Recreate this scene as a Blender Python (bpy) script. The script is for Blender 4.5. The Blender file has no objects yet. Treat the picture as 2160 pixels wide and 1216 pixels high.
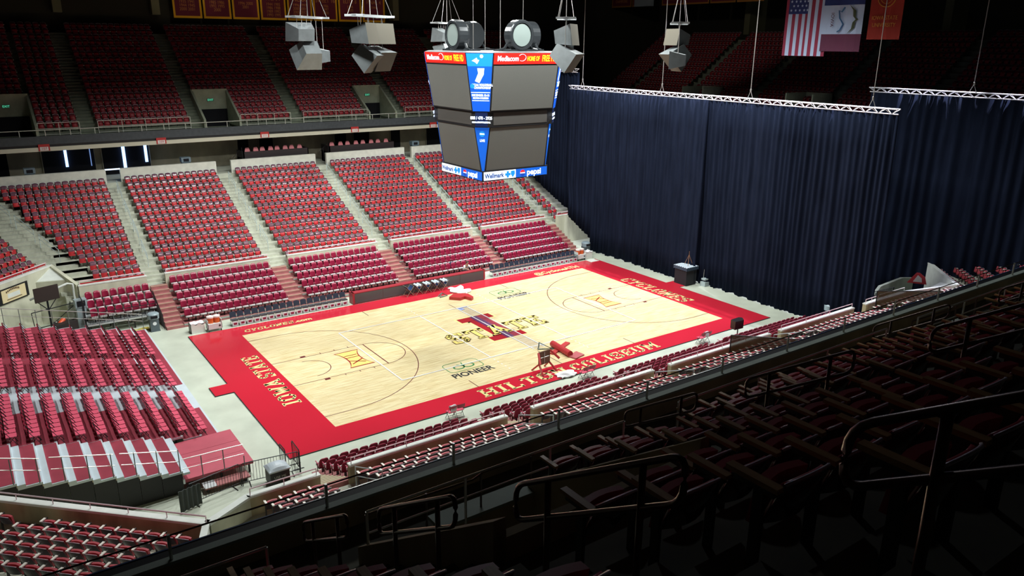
import bpy, bmesh, math, random
import numpy as np
from mathutils import Vector, Matrix, Euler
random.seed(7)
S = bpy.context.scene
COL = S.collection
R = math.radians
# ------------------------------------------------------------------ camera
cd = bpy.data.cameras.new('camera'); cam = bpy.data.objects.new('camera', cd); COL.objects.link(cam)
CAM = Vector((-27.188, -41.009, 18.273))
cam.location = CAM
cam.rotation_euler = (1.2657642, -0.0073567, -0.6112636)
cd.sensor_width = 36.0; cd.lens = 36.0 * 1640.42 / 2160.0; cd.clip_start = 0.05; cd.clip_end = 400
S.camera = cam
# ------------------------------------------------------------------ world
W = bpy.data.worlds.new('world'); S.world = W; W.use_nodes = True
W.node_tree.nodes['Background'].inputs[0].default_value = (0.35, 0.45, 0.75, 1)
W.node_tree.nodes['Background'].inputs[1].default_value = 0.018
# ------------------------------------------------------------------ the lamps in the roof over the court, and added fill spots
def spot(n, loc, tgt, power, ang, blend, col=(1, .97, .93), rad=.45):
    l = bpy.data.lights.new(n, 'SPOT'); l.energy = power; l.spot_size = R(ang); l.spot_blend = blend
    l.shadow_soft_size = rad; l.color = col
    o = bpy.data.objects.new(n, l); COL.objects.link(o); o.location = loc
    o.rotation_euler = (Vector(tgt) - Vector(loc)).to_track_quat('-Z', 'Y').to_euler(); return o
for ix in (-13, -4.5, 4.5, 13):
    for iy in (-7, 7):
        spot('court_light', (ix, iy, 24.5), (ix * .9, iy * .8, 0), 7100, 150, .6, (.97, 1.0, .96))
for bx in (-7.5, -3, 1.5, 6, 10.5): spot('banner_fill', (bx, 22, 27.5), (bx, 41, 23.0), 700, 20, .25, (1, .9, .8))  # added fill spots that brighten the banners, here and on the next line
spot('banner_fill', (24, 14, 27), (46, 24, 23), 1200, 70, .6, (1, .9, .8))
for bx, by in ((-10, -15), (6, -15)): spot('balcony_fill', (bx, by, 25.5), (bx - 8, -36, 13.5), 900, 62, .7, (.85, .9, 1), .25)  # added dim fill spots, brightening the near balcony seats from the court side
# lamps that skim the far stand and the left end
spot('court_light', (-8, 2, 24.5), (-11, 17, 2), 8200, 66, .7, (.97, 1, .96))
spot('court_light', (6, 2, 24.5), (6, 17, 2), 8200, 66, .7, (.97, 1, .96))
spot('court_light', (-14, 0, 24.5), (-25, -2, 1), 5200, 80, .8, (1, .97, 1))
S.view_settings.view_transform = 'Standard'; S.view_settings.look = 'None'
S.view_settings.exposure = 0.0; S.view_settings.gamma = 1.0; S.view_settings.use_curve_mapping = False
# ------------------------------------------------------------------ materials
MT = {}
def mat(n, c, r=.6, m=0.0, em=None, es=0, noise=None, bump=0, spec=.5, alpha=None):
    if n in MT: return MT[n]
    a = bpy.data.materials.new(n); a.use_nodes = True; nt = a.node_tree; b = nt.nodes['Principled BSDF']
    b.inputs['Base Color'].default_value = (*c, 1); b.inputs['Roughness'].default_value = r; b.inputs['Metallic'].default_value = m
    b.inputs['Specular IOR Level'].default_value = spec
    if em: b.inputs['Emission Color'].default_value = (*em, 1); b.inputs['Emission Strength'].default_value = es
    if noise:
        sc, amt = noise[0], noise[1]; st = noise[2] if len(noise) > 2 else (1, 1, 1)
        tc = nt.nodes.new('ShaderNodeTexCoord'); mp = nt.nodes.new('ShaderNodeMapping'); mp.inputs['Scale'].default_value = st
        nz = nt.nodes.new('ShaderNodeTexNoise'); nz.inputs['Scale'].default_value = sc; nz.inputs['Detail'].default_value = 5
        rp = nt.nodes.new('ShaderNodeMapRange'); rp.inputs[3].default_value = 1 - amt; rp.inputs[4].default_value = 1 + amt
        rp.inputs[1].default_value = .3; rp.inputs[2].default_value = .7
        mx = nt.nodes.new('ShaderNodeMix'); mx.data_type = 'RGBA'; mx.blend_type = 'MULTIPLY'; mx.inputs[0].default_value = 1
        mx.inputs[6].default_value = (*c, 1)
        L = nt.links.new; L(tc.outputs['Object'], mp.inputs[0]); L(mp.outputs[0], nz.inputs[0]); L(nz.outputs[0], rp.inputs[0])
        L(rp.outputs[0], mx.inputs[7]); L(mx.outputs[2], b.inputs['Base Color'])
        if bump:
            bp = nt.nodes.new('ShaderNodeBump'); bp.inputs['Strength'].default_value = bump; L(nz.outputs[0], bp.inputs['Height']); L(bp.outputs[0], b.inputs['Normal'])
    if alpha is not None: b.inputs['Alpha'].default_value = alpha
    MT[n] = a; return a
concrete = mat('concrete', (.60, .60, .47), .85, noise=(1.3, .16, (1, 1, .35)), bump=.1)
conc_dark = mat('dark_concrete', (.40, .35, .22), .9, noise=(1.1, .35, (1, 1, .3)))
conc_floor = mat('concrete_floor', (.56, .61, .51), .42, noise=(.7, .10), spec=.35)
conc_step = mat('concrete_step', (.50, .52, .43), .85, noise=(2, .12))
conc_white = mat('white_concrete', (.74, .78, .74), .8, noise=(2, .08))
conc_beige = mat('beige_concrete', (.42, .38, .28), .9, noise=(.8, .2, (1, 1, .5)))
black = mat('black', (.012, .012, .014), .5)
blackm = mat('black_metal', (.02, .022, .026), .4, .3)
void = mat('dark_opening', (.004, .004, .008), .9)
fascia = mat('fascia_grey', (.06, .07, .08), .6, noise=(4, .15))
fascia_b = mat('fascia_navy', (.004, .005, .009), .6, spec=.15)
steel = mat('rail_steel', (.62, .63, .6), .35, .6)
steel_w = mat('rail_pale', (.75, .76, .68), .45, .2)
rail_blue = mat('rail_galvanised', (.55, .68, .72), .4, .4)
rail_bz = mat('rail_bronze', (.10, .065, .055), .3, .6)
alu = mat('aluminium', (.72, .76, .78), .35, .4, noise=(3, .06))
red_pan = mat('red_seat_plastic', (.52, .022, .03), .5, noise=(.6, .18))
plum = mat('plum_seat_back', (.17, .075, .105), .20)
shell = mat('dark_seat_shell', (.035, .02, .03), .3)
cushion = mat('maroon_cushion', (.30, .035, .055), .6)
rim = mat('seat_rim_glint', (.62, .55, .66), .35, .2)  # pale line on the backrest edge; on balcony seats it paints glints
armc = mat('pale_armrest', (.80, .74, .62), .45)
armw = mat('wood_armrest', (.42, .24, .10), .4, noise=(6, .2, (8, 1, 8)))
stan = mat('seat_standard', (.05, .05, .05), .5, .3)
mar = mat('maroon_plastic', (.27, .012, .045), .3)
mar_d = mat('maroon_plastic_deep', (.15, .008, .02), .4)
lip = mat('grey_seat_edge', (.66, .64, .66), .5)
fc_red = mat('rose_vinyl', (.72, .11, .18), .35)
fc_red2 = mat('rose_vinyl_back', (.36, .02, .05), .35)
carpet = mat('maroon_carpet', (.30, .03, .055), .8, noise=(1.2, .12))
carpet2 = mat('rose_deck', (.50, .085, .125), .6, noise=(1.5, .06))
alu_w = mat('white_deck', (.66, .76, .82), .3, .1, noise=(2, .04))
step_m = mat('maroon_step', (.40, .15, .15), .8, noise=(3, .15))
step_y = mat('step_nosing', (.48, .42, .27), .7)
red_paint = mat('red_court_paint', (.60, .022, .045), .16, spec=.45)
yellow = mat('gold_lettering', (.90, .78, .36), .3)
gold = mat('gold_border', (.80, .42, .02), .6)
white = mat('white_line', (.9, .93, .97), .4)
linem = mat('thin_court_line', (.16, .03, .03), .3)
char = mat('charcoal_print', (.03, .035, .04), .3)
green = mat('green_print', (.06, .30, .10), .3)
padred = mat('red_pad_vinyl', (.50, .035, .04), .45)
wood = bpy.data.materials.new('maple_floor'); wood.use_nodes = True; MT['maple_floor'] = wood
def _w():
    nt = wood.node_tree; b = nt.nodes['Principled BSDF']; L = nt.links.new; N = nt.nodes.new
    tc = N('ShaderNodeTexCoord'); mp = N('ShaderNodeMapping'); mp.inputs['Scale'].default_value = (.55, 5.5, 1)
    n1 = N('ShaderNodeTexNoise'); n1.inputs['Scale'].default_value = 1.6; n1.inputs['Detail'].default_value = 6
    mp2 = N('ShaderNodeMapping'); mp2.inputs['Scale'].default_value = (1, 1, 1)
    br = N('ShaderNodeTexBrick'); br.inputs['Scale'].default_value = 1; br.inputs['Brick Width'].default_value = 1.9; br.inputs['Row Height'].default_value = .13
    br.inputs['Mortar Size'].default_value = .004; br.inputs['Color1'].default_value = (.90, .80, .52, 1); br.inputs['Color2'].default_value = (.84, .71, .42, 1)
    br.inputs['Mortar'].default_value = (.55, .42, .22, 1); br.offset = .37
    cr = N('ShaderNodeValToRGB'); cr.color_ramp.elements[0].position = .34; cr.color_ramp.elements[0].color = (.80, .74, .62, 1)
    cr.color_ramp.elements[1].position = .62; cr.color_ramp.elements[1].color = (1.0, 1.0, 1.0, 1)
    mx = N('ShaderNodeMix'); mx.data_type = 'RGBA'; mx.blend_type = 'MULTIPLY'; mx.inputs[0].default_value = 1
    L(tc.outputs['Object'], mp.inputs[0]); L(mp.outputs[0], n1.inputs[0]); L(n1.outputs[0], cr.inputs[0])
    L(tc.outputs['Object'], mp2.inputs[0]); L(mp2.outputs[0], br.inputs[0]); L(br.outputs[0], mx.inputs[6]); L(cr.outputs[0], mx.inputs[7])
    L(mx.outputs[2], b.inputs['Base Color']); b.inputs['Roughness'].default_value = .3; b.inputs['Specular IOR Level'].default_value = .35
_w()
# ------------------------------------------------------------------ mesh builder
class MB:
    def __init__(s): s.v = []; s.f = []; s.m = []
    def add(s, vs, fs, m=0, M=None):
        o = len(s.v); s.v += [tuple(M @ Vector(p)) if M else tuple(p) for p in vs]
        s.f += [tuple(i + o for i in q) for q in fs]; s.m += [m] * len(fs); return s
    def box(s, x0, y0, z0, x1, y1, z1, m=0, M=None):
        vs = [(x, y, z) for z in (z0, z1) for y in (y0, y1) for x in (x0, x1)]
        return s.add(vs, [(0, 2, 3, 1), (4, 5, 7, 6), (0, 1, 5, 4), (2, 6, 7, 3), (0, 4, 6, 2), (1, 3, 7, 5)], m, M)
    def tube(s, p, q, r, n=6, m=0, r2=None, cap=True, M=None):
        p, q = Vector(p), Vector(q); d = (q - p).normalized(); r2 = r if r2 is None else r2
        a = d.cross(Vector((0, 0, 1)));  a = a.normalized() if a.length > 1e-3 else Vector((1, 0, 0)); b = d.cross(a)
        vs = []
        for c, rr in ((p, r), (q, r2)):
            for i in range(n):
                t = 2 * math.pi * (i + .5) / n; vs.append(c + (a * math.cos(t) + b * math.sin(t)) * rr)
        fs = [(i, (i + 1) % n, n + (i + 1) % n, n + i) for i in range(n)]
        if cap: fs += [tuple(range(n))[::-1], tuple(range(n, 2 * n))]
        return s.add(vs, fs, m, M)
    def path(s, pts, r, n=6, m=0, closed=False, M=None):
        P = [Vector(p) for p in pts]; k = len(P); vs = []
        for i, p in enumerate(P):
            a_ = P[i - 1] if (i or closed) else p; b_ = P[(i + 1) % k] if (i < k - 1 or closed) else p
            d = (b_ - a_).normalized(); a = d.cross(Vector((0, 0, 1))); a = a.normalized() if a.length > .02 else d.cross(Vector((0, 1, 0))).normalized()
            b = d.cross(a)
            vs += [p + (a * math.cos(t) + b * math.sin(t)) * r for t in [2 * math.pi * (j + .5) / n for j in range(n)]]
        fs = []
        for i in range(k if closed else k - 1):
            i2 = (i + 1) % k
            fs += [(i * n + j, i * n + (j + 1) % n, i2 * n + (j + 1) % n, i2 * n + j) for j in range(n)]
        if not closed: fs += [tuple(range(n))[::-1], tuple(range((k - 1) * n, k * n))]
        return s.add(vs, fs, m, M)
    def quad(s, a, b, c, d, m=0): return s.add([a, b, c, d], [(0, 1, 2, 3)], m)
    def prism(s, poly, z0, z1, m=0, M=None):
        n = len(poly); vs = [(x, y, z0) for x, y in poly] + [(x, y, z1) for x, y in poly]
        return s.add(vs, [tuple(range(n))[::-1], tuple(range(n, 2 * n))] + [(i, (i + 1) % n, n + (i + 1) % n, n + i) for i in range(n)], m, M)
    def extr(s, poly, x0, x1, m=0):   # poly in (y, z), extruded along x
        n = len(poly); vs = [(x0, y, z) for y, z in poly] + [(x1, y, z) for y, z in poly]
        return s.add(vs, [tuple(range(n)), tuple(range(n, 2 * n))[::-1]] + [(i, n + i, n + (i + 1) % n, (i + 1) % n) for i in range(n)], m)
    def lathe(s, prof, n=16, m=0, M=None):
        k = len(prof); vs = []
        for r, z in prof: vs += [(r * math.cos(2 * math.pi * i / n), r * math.sin(2 * math.pi * i / n), z) for i in range(n)]
        fs = [(j * n + i, j * n + (i + 1) % n, (j + 1) * n + (i + 1) % n, (j + 1) * n + i) for j in range(k - 1) for i in range(n)]
        fs += [tuple(range(n))[::-1], tuple(range((k - 1) * n, k * n))]
        return s.add(vs, fs, m, M)
    def grid(s, fn, nu, nv, m=0, M=None):
        vs = [fn(i / nu, j / nv) for j in range(nv + 1) for i in range(nu + 1)]
        return s.add(vs, [(j * (nu + 1) + i, j * (nu + 1) + i + 1, (j + 1) * (nu + 1) + i + 1, (j + 1) * (nu + 1) + i) for j in range(nv) for i in range(nu)], m, M)
    def slab(s, fn, th, nu, nv, m=0, M=None):     # closed sheet: front fn, back offset by vector th
        th = Vector(th); a = [Vector(fn(i / nu, j / nv)) for j in range(nv + 1) for i in range(nu + 1)]; n = len(a)
        vs = a + [p + th for p in a]; w = nu + 1
        fs = []
        for j in range(nv):
            for i in range(nu):
                q = (j * w + i, j * w + i + 1, (j + 1) * w + i + 1, (j + 1) * w + i); fs += [q, tuple(x + n for x in q[::-1])]
        for i in range(nu):
            fs += [(i, i + n, i + 1 + n, i + 1), (nv * w + i + 1, nv * w + i + 1 + n, nv * w + i + n, nv * w + i)]
        for j in range(nv):
            a0, a1 = j * w, (j + 1) * w; b0, b1 = a0 + nu, a1 + nu
            fs += [(a1, a1 + n, a0 + n, a0), (b0, b0 + n, b1 + n, b1)]
        return s.add(vs, fs, m, M)
    def mesh(s, name, mats, smooth=False):
        me = bpy.data.meshes.new(name); me.from_pydata(s.v, [], s.f)
        for x in (mats if isinstance(mats, (list, tuple)) else [mats]): me.materials.append(x)
        if any(s.m): me.polygons.foreach_set('material_index', s.m)
        if smooth: me.polygons.foreach_set('use_smooth', [True] * len(me.polygons))
        me.validate(); return me
    def build(s, name, mats, parent=None, smooth=False, loc=None):
        o = bpy.data.objects.new(name, s.mesh(name, mats, smooth)); COL.objects.link(o)
        if parent: o.parent = parent
        if loc: o.location = loc
        return o
def tag(o, label, cat, group=None, kind=None):
    o['label'] = label; o['category'] = cat
    if group: o['group'] = group
    if kind: o['kind'] = kind
    return o
def thing(name, label, cat, loc=(0, 0, 0), rz=0, group=None):
    o = bpy.data.objects.new(name, None); COL.objects.link(o); o.location = loc; o.rotation_euler = (0, 0, rz)
    o.empty_display_size = .2; return tag(o, label, cat, group)
def struct(o): o['kind'] = 'structure'; return o
def part(name, me, parent): 
    o = bpy.data.objects.new(name, me); COL.objects.link(o); o.parent = parent; return o
def dup(root, loc, rz, label=None, group=None):
    r = root.copy(); COL.objects.link(r); r.location = loc; r.rotation_euler = (0, 0, rz)
    if label: r['label'] = label
    if group: r['group'] = group
    for ch in root.children:
        c = ch.copy(); COL.objects.link(c); c.parent = r
        for g in ch.children: d = g.copy(); COL.objects.link(d); d.parent = c
    return r
ORD = 'zeroth first second third fourth fifth sixth seventh eighth ninth tenth eleventh twelfth thirteenth fourteenth fifteenth sixteenth seventeenth eighteenth nineteenth twentieth'.split()
def od(i):
    return ORD[i] if i <= 20 else 'twenty-' + ORD[i - 20] if i < 30 else 'thirtieth' if i == 30 else 'thirty-' + ORD[i - 30]
CMI = cam.rotation_euler.to_matrix().to_3x3().transposed()
def view(p):
    """pixel and depth of a world point in the photographed frame (used only to choose which repeats get individual objects)"""
    c = CMI @ (Vector(p) - CAM)
    if c.z > -0.1: return (-9999, -9999, 0.01)
    return (1080 + 1640.4 * c.x / -c.z, 608 - 1640.4 * c.y / -c.z, -c.z)
def mass(name, tmpl, places, label, cat):
    """one stuff object: tmpl = list of (mesh, ), places = list of (x, y, z, rz)"""
    V, F, MI, mats, base = [], [], [], [], 0
    tv, tl, tm, off = [], [], [], 0
    for me in tmpl:
        a = np.empty(len(me.vertices) * 3, np.float32); me.vertices.foreach_get('co', a); a = a.reshape(-1, 3)
        for mm in me.materials:
            if mm not in mats: mats.append(mm)
        for p in me.polygons: tl.append(tuple(i + off for i in p.vertices)); tm.append(mats.index(me.materials[p.material_index]))
        tv.append(a); off += len(a)
    tv = np.concatenate(tv); nv = len(tv)
    for k, (x, y, z, rz) in enumerate(places):
        c, s_ = math.cos(rz), math.sin(rz)
        V.append(np.stack([tv[:, 0] * c - tv[:, 1] * s_ + x, tv[:, 0] * s_ + tv[:, 1] * c + y, tv[:, 2] + z], 1))
    V = np.concatenate(V); me = bpy.data.meshes.new(name); P = len(places)
    ls = np.array([i for f in tl for i in f]); sz = np.array([len(f) for f in tl])
    me.vertices.add(len(V)); me.vertices.foreach_set('co', V.astype(np.float32).ravel())
    loops = (ls[None, :] + (np.arange(P) * nv)[:, None]).ravel()
    me.loops.add(len(loops)); me.loops.foreach_set('vertex_index', loops.astype(np.int32))
    st = np.concatenate([[0], np.cumsum(sz)[:-1]]); starts = (st[None, :] + (np.arange(P) * len(ls))[:, None]).ravel()
    me.polygons.add(len(starts)); me.polygons.foreach_set('loop_start', starts.astype(np.int32))
    me.polygons.foreach_set('material_index', np.tile(tm, P).astype(np.int32))
    for x in mats: me.materials.append(x)
    me.update(calc_edges=True); me.validate()
    o = bpy.data.objects.new(name, me); COL.objects.link(o); return tag(o, label, cat, kind='stuff')
def textmesh(txt, size, mats, align='CENTER', bold=0, ext=0.0, spacing=1.0):
    cu = bpy.data.curves.new('lettering', 'FONT'); cu.body = txt; cu.size = size; cu.align_x = align; cu.align_y = 'CENTER'
    cu.offset = bold; cu.extrude = ext; cu.space_character = spacing; cu.resolution_u = 3
    o = bpy.data.objects.new('lettering', cu); COL.objects.link(o); bpy.context.view_layer.update()
    me = bpy.data.meshes.new_from_object(o.evaluated_get(bpy.context.evaluated_depsgraph_get()))
    bpy.data.objects.remove(o); bpy.data.curves.remove(cu); me.materials.clear(); me.materials.append(mats); return me
def put_text(txt, size, m, M, parent, bold=0, name='lettering', sx=1.0, ext=0.003, spacing=1.0):
    me = textmesh(txt, size, m, bold=bold, ext=ext, spacing=spacing); me.transform(Matrix.Diagonal((sx, 1, 1, 1))); me.transform(M); return part(name, me, parent)
# slab-serif block letters (stroke based)
def _G():
    V = lambda x, a=.3, b=6.7, w=1.15: ('r', x - w / 2, a, x + w / 2, b)
    H = lambda y, a, b, w=.95: ('r', a, y - w / 2, b, y + w / 2)
    Lq = lambda a, b, c, d, w=1.15: ('l', a, b, c, d, w)
    SF = lambda x, y, w=2.1: ('r', x - w / 2, y - .4, x + w / 2, y + .4)
    b, t = .4, 6.6
    return {
     'H': (5.2, [V(1), V(4.2), H(3.5, 1, 4.2), SF(1, b), SF(1, t), SF(4.2, b), SF(4.2, t)]), 'I': (2.4, [V(1.2), SF(1.2, b, 2.3), SF(1.2, t, 2.3)]),
     'L': (4.6, [V(1), H(.5, .3, 4.4), V(4.1, 0, 2.3, .9), SF(1, t)]),
     'T': (4.8, [H(6.5, 0, 4.8), V(2.4), V(.4, 4.9, 6.9, .8), V(4.4, 4.9, 6.9, .8), SF(2.4, b, 2.4)]),
     'O': (4.8, [V(.7, 1.3, 5.7), V(4.1, 1.3, 5.7), H(6.5, 1.5, 3.3), H(.5, 1.5, 3.3), Lq(.75, 5.3, 1.9, 6.5), Lq(4.05, 5.3, 2.9, 6.5), Lq(.75, 1.7, 1.9, .5), Lq(4.05, 1.7, 2.9, .5)]),
     'N': (5.2, [V(1), V(4.2), Lq(.9, 6.6, 4.3, .4, 1.35), SF(1, b), SF(.8, t), SF(4.2, t)]),
     'C': (4.7, [V(.7, 1.3, 5.7), H(6.5, 1.5, 3.9), H(.5, 1.5, 3.9), Lq(.75, 5.3, 1.9, 6.5), Lq(.75, 1.7, 1.9, .5), V(4.0, 4.5, 6.9, .95), V(4.0, .1, 2.3, .95)]),
     'S': (4.7, [H(6.5, 1.2, 3.7), H(3.5, 1.2, 3.5), H(.5, 1.0, 3.6), V(.75, 4.1, 5.9), V(4.0, 1.1, 2.9), V(4.0, 4.8, 6.9, .9), V(.6, .1, 2.2, .9), Lq(.8, 5.6, 1.6, 6.5), Lq(3.95, 1.4, 3.1, .5), Lq(.85, 4.3, 1.6, 3.5), Lq(3.95, 2.7, 3.1, 3.5)]),
     'E': (4.6, [V(1), H(6.5, .1, 4.4), H(3.5, 1, 3.1), H(.5, .1, 4.4), V(4.05, 4.9, 6.9, .9), V(4.05, .1, 2.1, .9), V(3.1, 2.7, 4.3, .7)]),
     'U': (5.0, [V(.9, 1.3, 6.7), V(4.1, 1.3, 6.7), H(.5, 1.7, 3.3), Lq(.95, 1.7, 2.0, .5), Lq(4.05, 1.7, 3.0, .5), SF(.9, t), SF(4.1, t)]),
     'M': (6.2, [V(1), V(5.2), Lq(.9, 6.5, 3.1, 2.4), Lq(3.1, 2.4, 5.3, 6.5), SF(1, b), SF(5.2, b), SF(.7, t, 1.5), SF(5.5, t, 1.5)]),
     'A': (5.4, [Lq(.9, .5, 2.7, 6.6, 1.25), Lq(4.5, .5, 2.7, 6.6, 1.25), H(2.1, 1.4, 4.0), SF(.8, b, 1.9), SF(4.6, b, 1.9), ('r', 1.6, 6.2, 3.8, 7.0)]),
     'W': (6.4, [Lq(.7, 6.6, 1.9, .4), Lq(1.9, .4, 3.2, 5.2), Lq(3.2, 5.2, 4.5, .4), Lq(4.5, .4, 5.7, 6.6), SF(.7, t, 1.9), SF(5.7, t, 1.9)]),
     'Y': (5.0, [Lq(.6, 6.6, 2.5, 3.2), Lq(4.4, 6.6, 2.5, 3.2), V(2.5, .3, 3.4), SF(2.5, b), SF(.7, t, 1.7), SF(4.3, t, 1.7)]),
     'X': (5.0, [Lq(.8, .4, 4.2, 6.6), Lq(.8, 6.6, 4.2, .4), SF(.8, b, 1.6), SF(4.2, b, 1.6), SF(.8, t, 1.6), SF(4.2, t, 1.6)]), ' ': (3, [])}
GL = _G()
def block_text(txt, x0, x1, h, skew=0, gap=.75, grow=0):
    """faces of block lettering laid between x0 and x1, baseline 0, height h (in the xy plane)"""
    w = sum(GL[c][0] + gap for c in txt) - gap; sx = (x1 - x0) / w; sy = h / 7; mb = MB(); x = 0
    for c in txt:
        for s in GL[c][1]:
            if s[0] == 'r': q = [(s[1] - grow, s[2] - grow), (s[3] + grow, s[2] - grow), (s[3] + grow, s[4] + grow), (s[1] - grow, s[4] + grow)]
            else:
                a, b = Vector((s[1], s[2])), Vector((s[3], s[4])); d = (b - a).normalized(); n = Vector((-d.y, d.x)) * (s[5] / 2 + grow); d = d * (.25 + grow)
                q = [a - d - n, b + d - n, b + d + n, a - d + n]
            mb.add([(x0 + (x + p[0]) * sx + skew * p[1] * sy, p[1] * sy, 0) for p in q], [(0, 1, 2, 3)])
        x += GL[c][0] + gap
    return mb
def on_floor(mb, M, name, m, parent):
    me = mb.mesh(name, m); me.transform(M); return part(name, me, parent)
# ================================================================== floor and court
struct(MB().box(-45, -45, -.3, 60, 60, 0).build('floor', conc_floor))
court = thing('basketball_court', 'portable maple basketball court with red painted border and gold lettering', 'court')
HX, HY = 14.325, 7.62
MB().box(-HX, -HY, .001, HX, HY, .05).build('hardwood', wood, court)
bd = MB()
BX, BY = 17.25, 9.35
for a in ((-BX, -BY, BX, -HY), (-BX, HY, BX, BY), (-BX, -HY, -HX, HY), (HX, -HY, BX, HY), (-18.25, -.72, -BX, .55), (BX, -.75, 18.1, .65)):
    bd.box(a[0], a[1], .001, a[2], a[3], .05)
bd.build('painted_border', red_paint, court)
ed = MB()
for a in ((-BX - .03, -BY - .03, BX + .03, -BY), (-BX - .03, -BY, -BX, -.72), (-BX - .03, .55, -BX, BY), (-18.28, -.75, -BX, -.72), (-18.28, -.72, -18.25, .55), (BX, -BY, BX + .03, -.75), (BX, .65, BX + .03, BY)):
    ed.box(a[0], a[1], .0, a[2], a[3], .045)
ed.build('edge_strip', black, court)
T = Matrix.Translation
def arc(mb, cx, cy, r, a0, a1, w=.05, z=.053, n=40):
    for i in range(n):
        t0, t1 = R(a0 + (a1 - a0) * i / n), R(a0 + (a1 - a0) * (i + 1) / n)
        mb.add([(cx + rr * math.cos(t), cy + rr * math.sin(t), z) for rr, t in ((r - w / 2, t0), (r + w / 2, t0), (r + w / 2, t1), (r - w / 2, t1))], [(0, 1, 2, 3)])
def ln(mb, x0, y0, x1, y1, w=.05, z=.053):
    d = Vector((x1 - x0, y1 - y0)).normalized(); n = Vector((-d.y, d.x)) * w / 2
    mb.add([(x0 - n.x, y0 - n.y, z), (x1 - n.x, y1 - n.y, z), (x1 + n.x, y1 + n.y, z), (x0 + n.x, y0 + n.y, z)], [(0, 1, 2, 3)])
LINES = []
class One:
    def add(s, vs, fs): LINES.append((vs, fs))
bl = One()
for s in (-1, 1):
    for t in (-1, 1):
        ln(bl, s * HX, t * 1.83, s * 8.53, t * 1.83); ln(bl, s * HX, t * 6.32, s * 12.7, t * 6.32)
        for xx in (11.3, 10.4, 9.5): ln(bl, s * xx, t * 1.83, s * xx, t * 2.03)
        bl.add([(s * 12.4 + dx, t * (1.86 + dy), .0535) for dx, dy in ((-.16, 0), (.16, 0), (.16, .2), (-.16, .2))], [(0, 1, 2, 3)])
        ln(bl, s * 5.9, t * HY, s * 5.9, t * 6.6)
    ln(bl, s * 8.53, -1.83, s * 8.53, 1.83, .07)
    a = 90 if s < 0 else 270
    for args in ((s * 12.72, 0, 6.32), (s * 8.53, 0, 1.83), (s * 12.72, 0, 1.22)):
        am = MB(); arc(am, *args, a - 180, a); am.build('basketball_arc', linem, court)
ln(bl, 0, 5.6, 0, 2.6); ln(bl, 0, -5.2, 0, -HY)
for vs, fs in LINES: MB().add(vs, fs).build('basketball_line', linem, court)
for (a, b, c, d) in ((-9, -4.5, 9, -4.5), (-9, 4.5, 9, 4.5), (-9, -4.5, -9, 4.5), (9, -4.5, 9, 4.5), (-3, -4.5, -3, 4.5), (3, -4.5, 3, 4.5)):
    vl = MB(); ln(vl, a, b, c, d, .075, .072); vl.build('volleyball_line', white, court)
for s in (-3, 3):
    for t in (-1, 1):
        vl = MB()
        for i in range(5): ln(vl, s, t * (4.8 + i * .4), s, t * (4.95 + i * .4), .06, .058)
        vl.build('dashed_line', white, court)
Z = .056
# centre mark: block I with the word across it
def flat(polys, m, name, z):
    mb = MB()
    for p in polys: mb.add([(x, y, z) for x, y in p], [tuple(range(len(p)))])
    return mb.build(name, m, court)
def Ishape(g):
    return [[(-1.3 - g, 1.6 - g), (1.3 + g, 1.6 - g), (1.3 + g, 2.4 + g), (-1.3 - g, 2.4 + g)], [(-.72 - g, -1.65 - g), (.72 + g, -1.65 - g), (.72 + g, 1.65 + g), (-.72 - g, 1.65 + g)],
            [(-1.3 - g, -2.35 - g), (1.3 + g, -2.35 - g), (1.3 + g, -1.6 + g), (-1.3 - g, -1.6 + g)]]
flat(Ishape(.17), yellow, 'centre_mark_edge', .054); flat(Ishape(0), mat('centre_red', (.42, .02, .03), .25), 'centre_mark', .057)
flat([[(-.26, -2.35), (.3, -2.35), (.3, 2.4), (-.26, 2.4)]], mat('net_shadow_purple', (.13, .04, .12), .3), 'centre_mark_net_shadow', .060)  # purple stripe paints the net's shadow onto the centre mark
for g, mm, z in ((.2, charcoal := mat('dark_outline', (.07, .03, .02), .3), .063), (0, mat('logo_gold', (.92, .74, .22), .3), .067)):
    on_floor(block_text('STATE', -3.65, 3.75, 1.7, grow=g), T((0, -1.5, z)) @ Matrix.Rotation(R(0), 4, 'Z'), 'centre_word', mm, court)
# corner-to-corner lettering of the border
on_floor(block_text('HILTON', -6.3, -.35, .95), T((0, -9.0, Z)), 'border_lettering', yellow, court)
on_floor(block_text('COLISEUM', .05, 6.9, .95), T((0, -9.0, Z)), 'border_lettering', yellow, court)
on_floor(block_text('IOWA', 0, 3.65, .98), T((-14.66, -4.0, Z)) @ Matrix.Rotation(R(90), 4, 'Z'), 'border_lettering', yellow, court)
on_floor(block_text('STATE', 0, 3.7, .98), T((-14.62, .1, Z)) @ Matrix.Rotation(R(90), 4, 'Z'), 'border_lettering', yellow, court)
on_floor(block_text('CYCLONES', 0, 6.9, 1.15, skew=.25), T((14.62, 3.4, Z)) @ Matrix.Rotation(R(-90), 4, 'Z'), 'border_lettering', yellow, court)
on_floor(block_text('CYCLONES', -14.0, -10.7, .5, skew=.2, grow=.12), T((0, 8.05, Z)), 'border_lettering', yellow, court)
put_text('.com', .62, yellow, T((-10.0, 8.25, Z)), court, bold=.02, name='border_lettering')
put_text('@CycloneATH', .85, yellow, T((12.1, 8.25, Z)), court, bold=.02, name='border_lettering', sx=.86)
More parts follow.
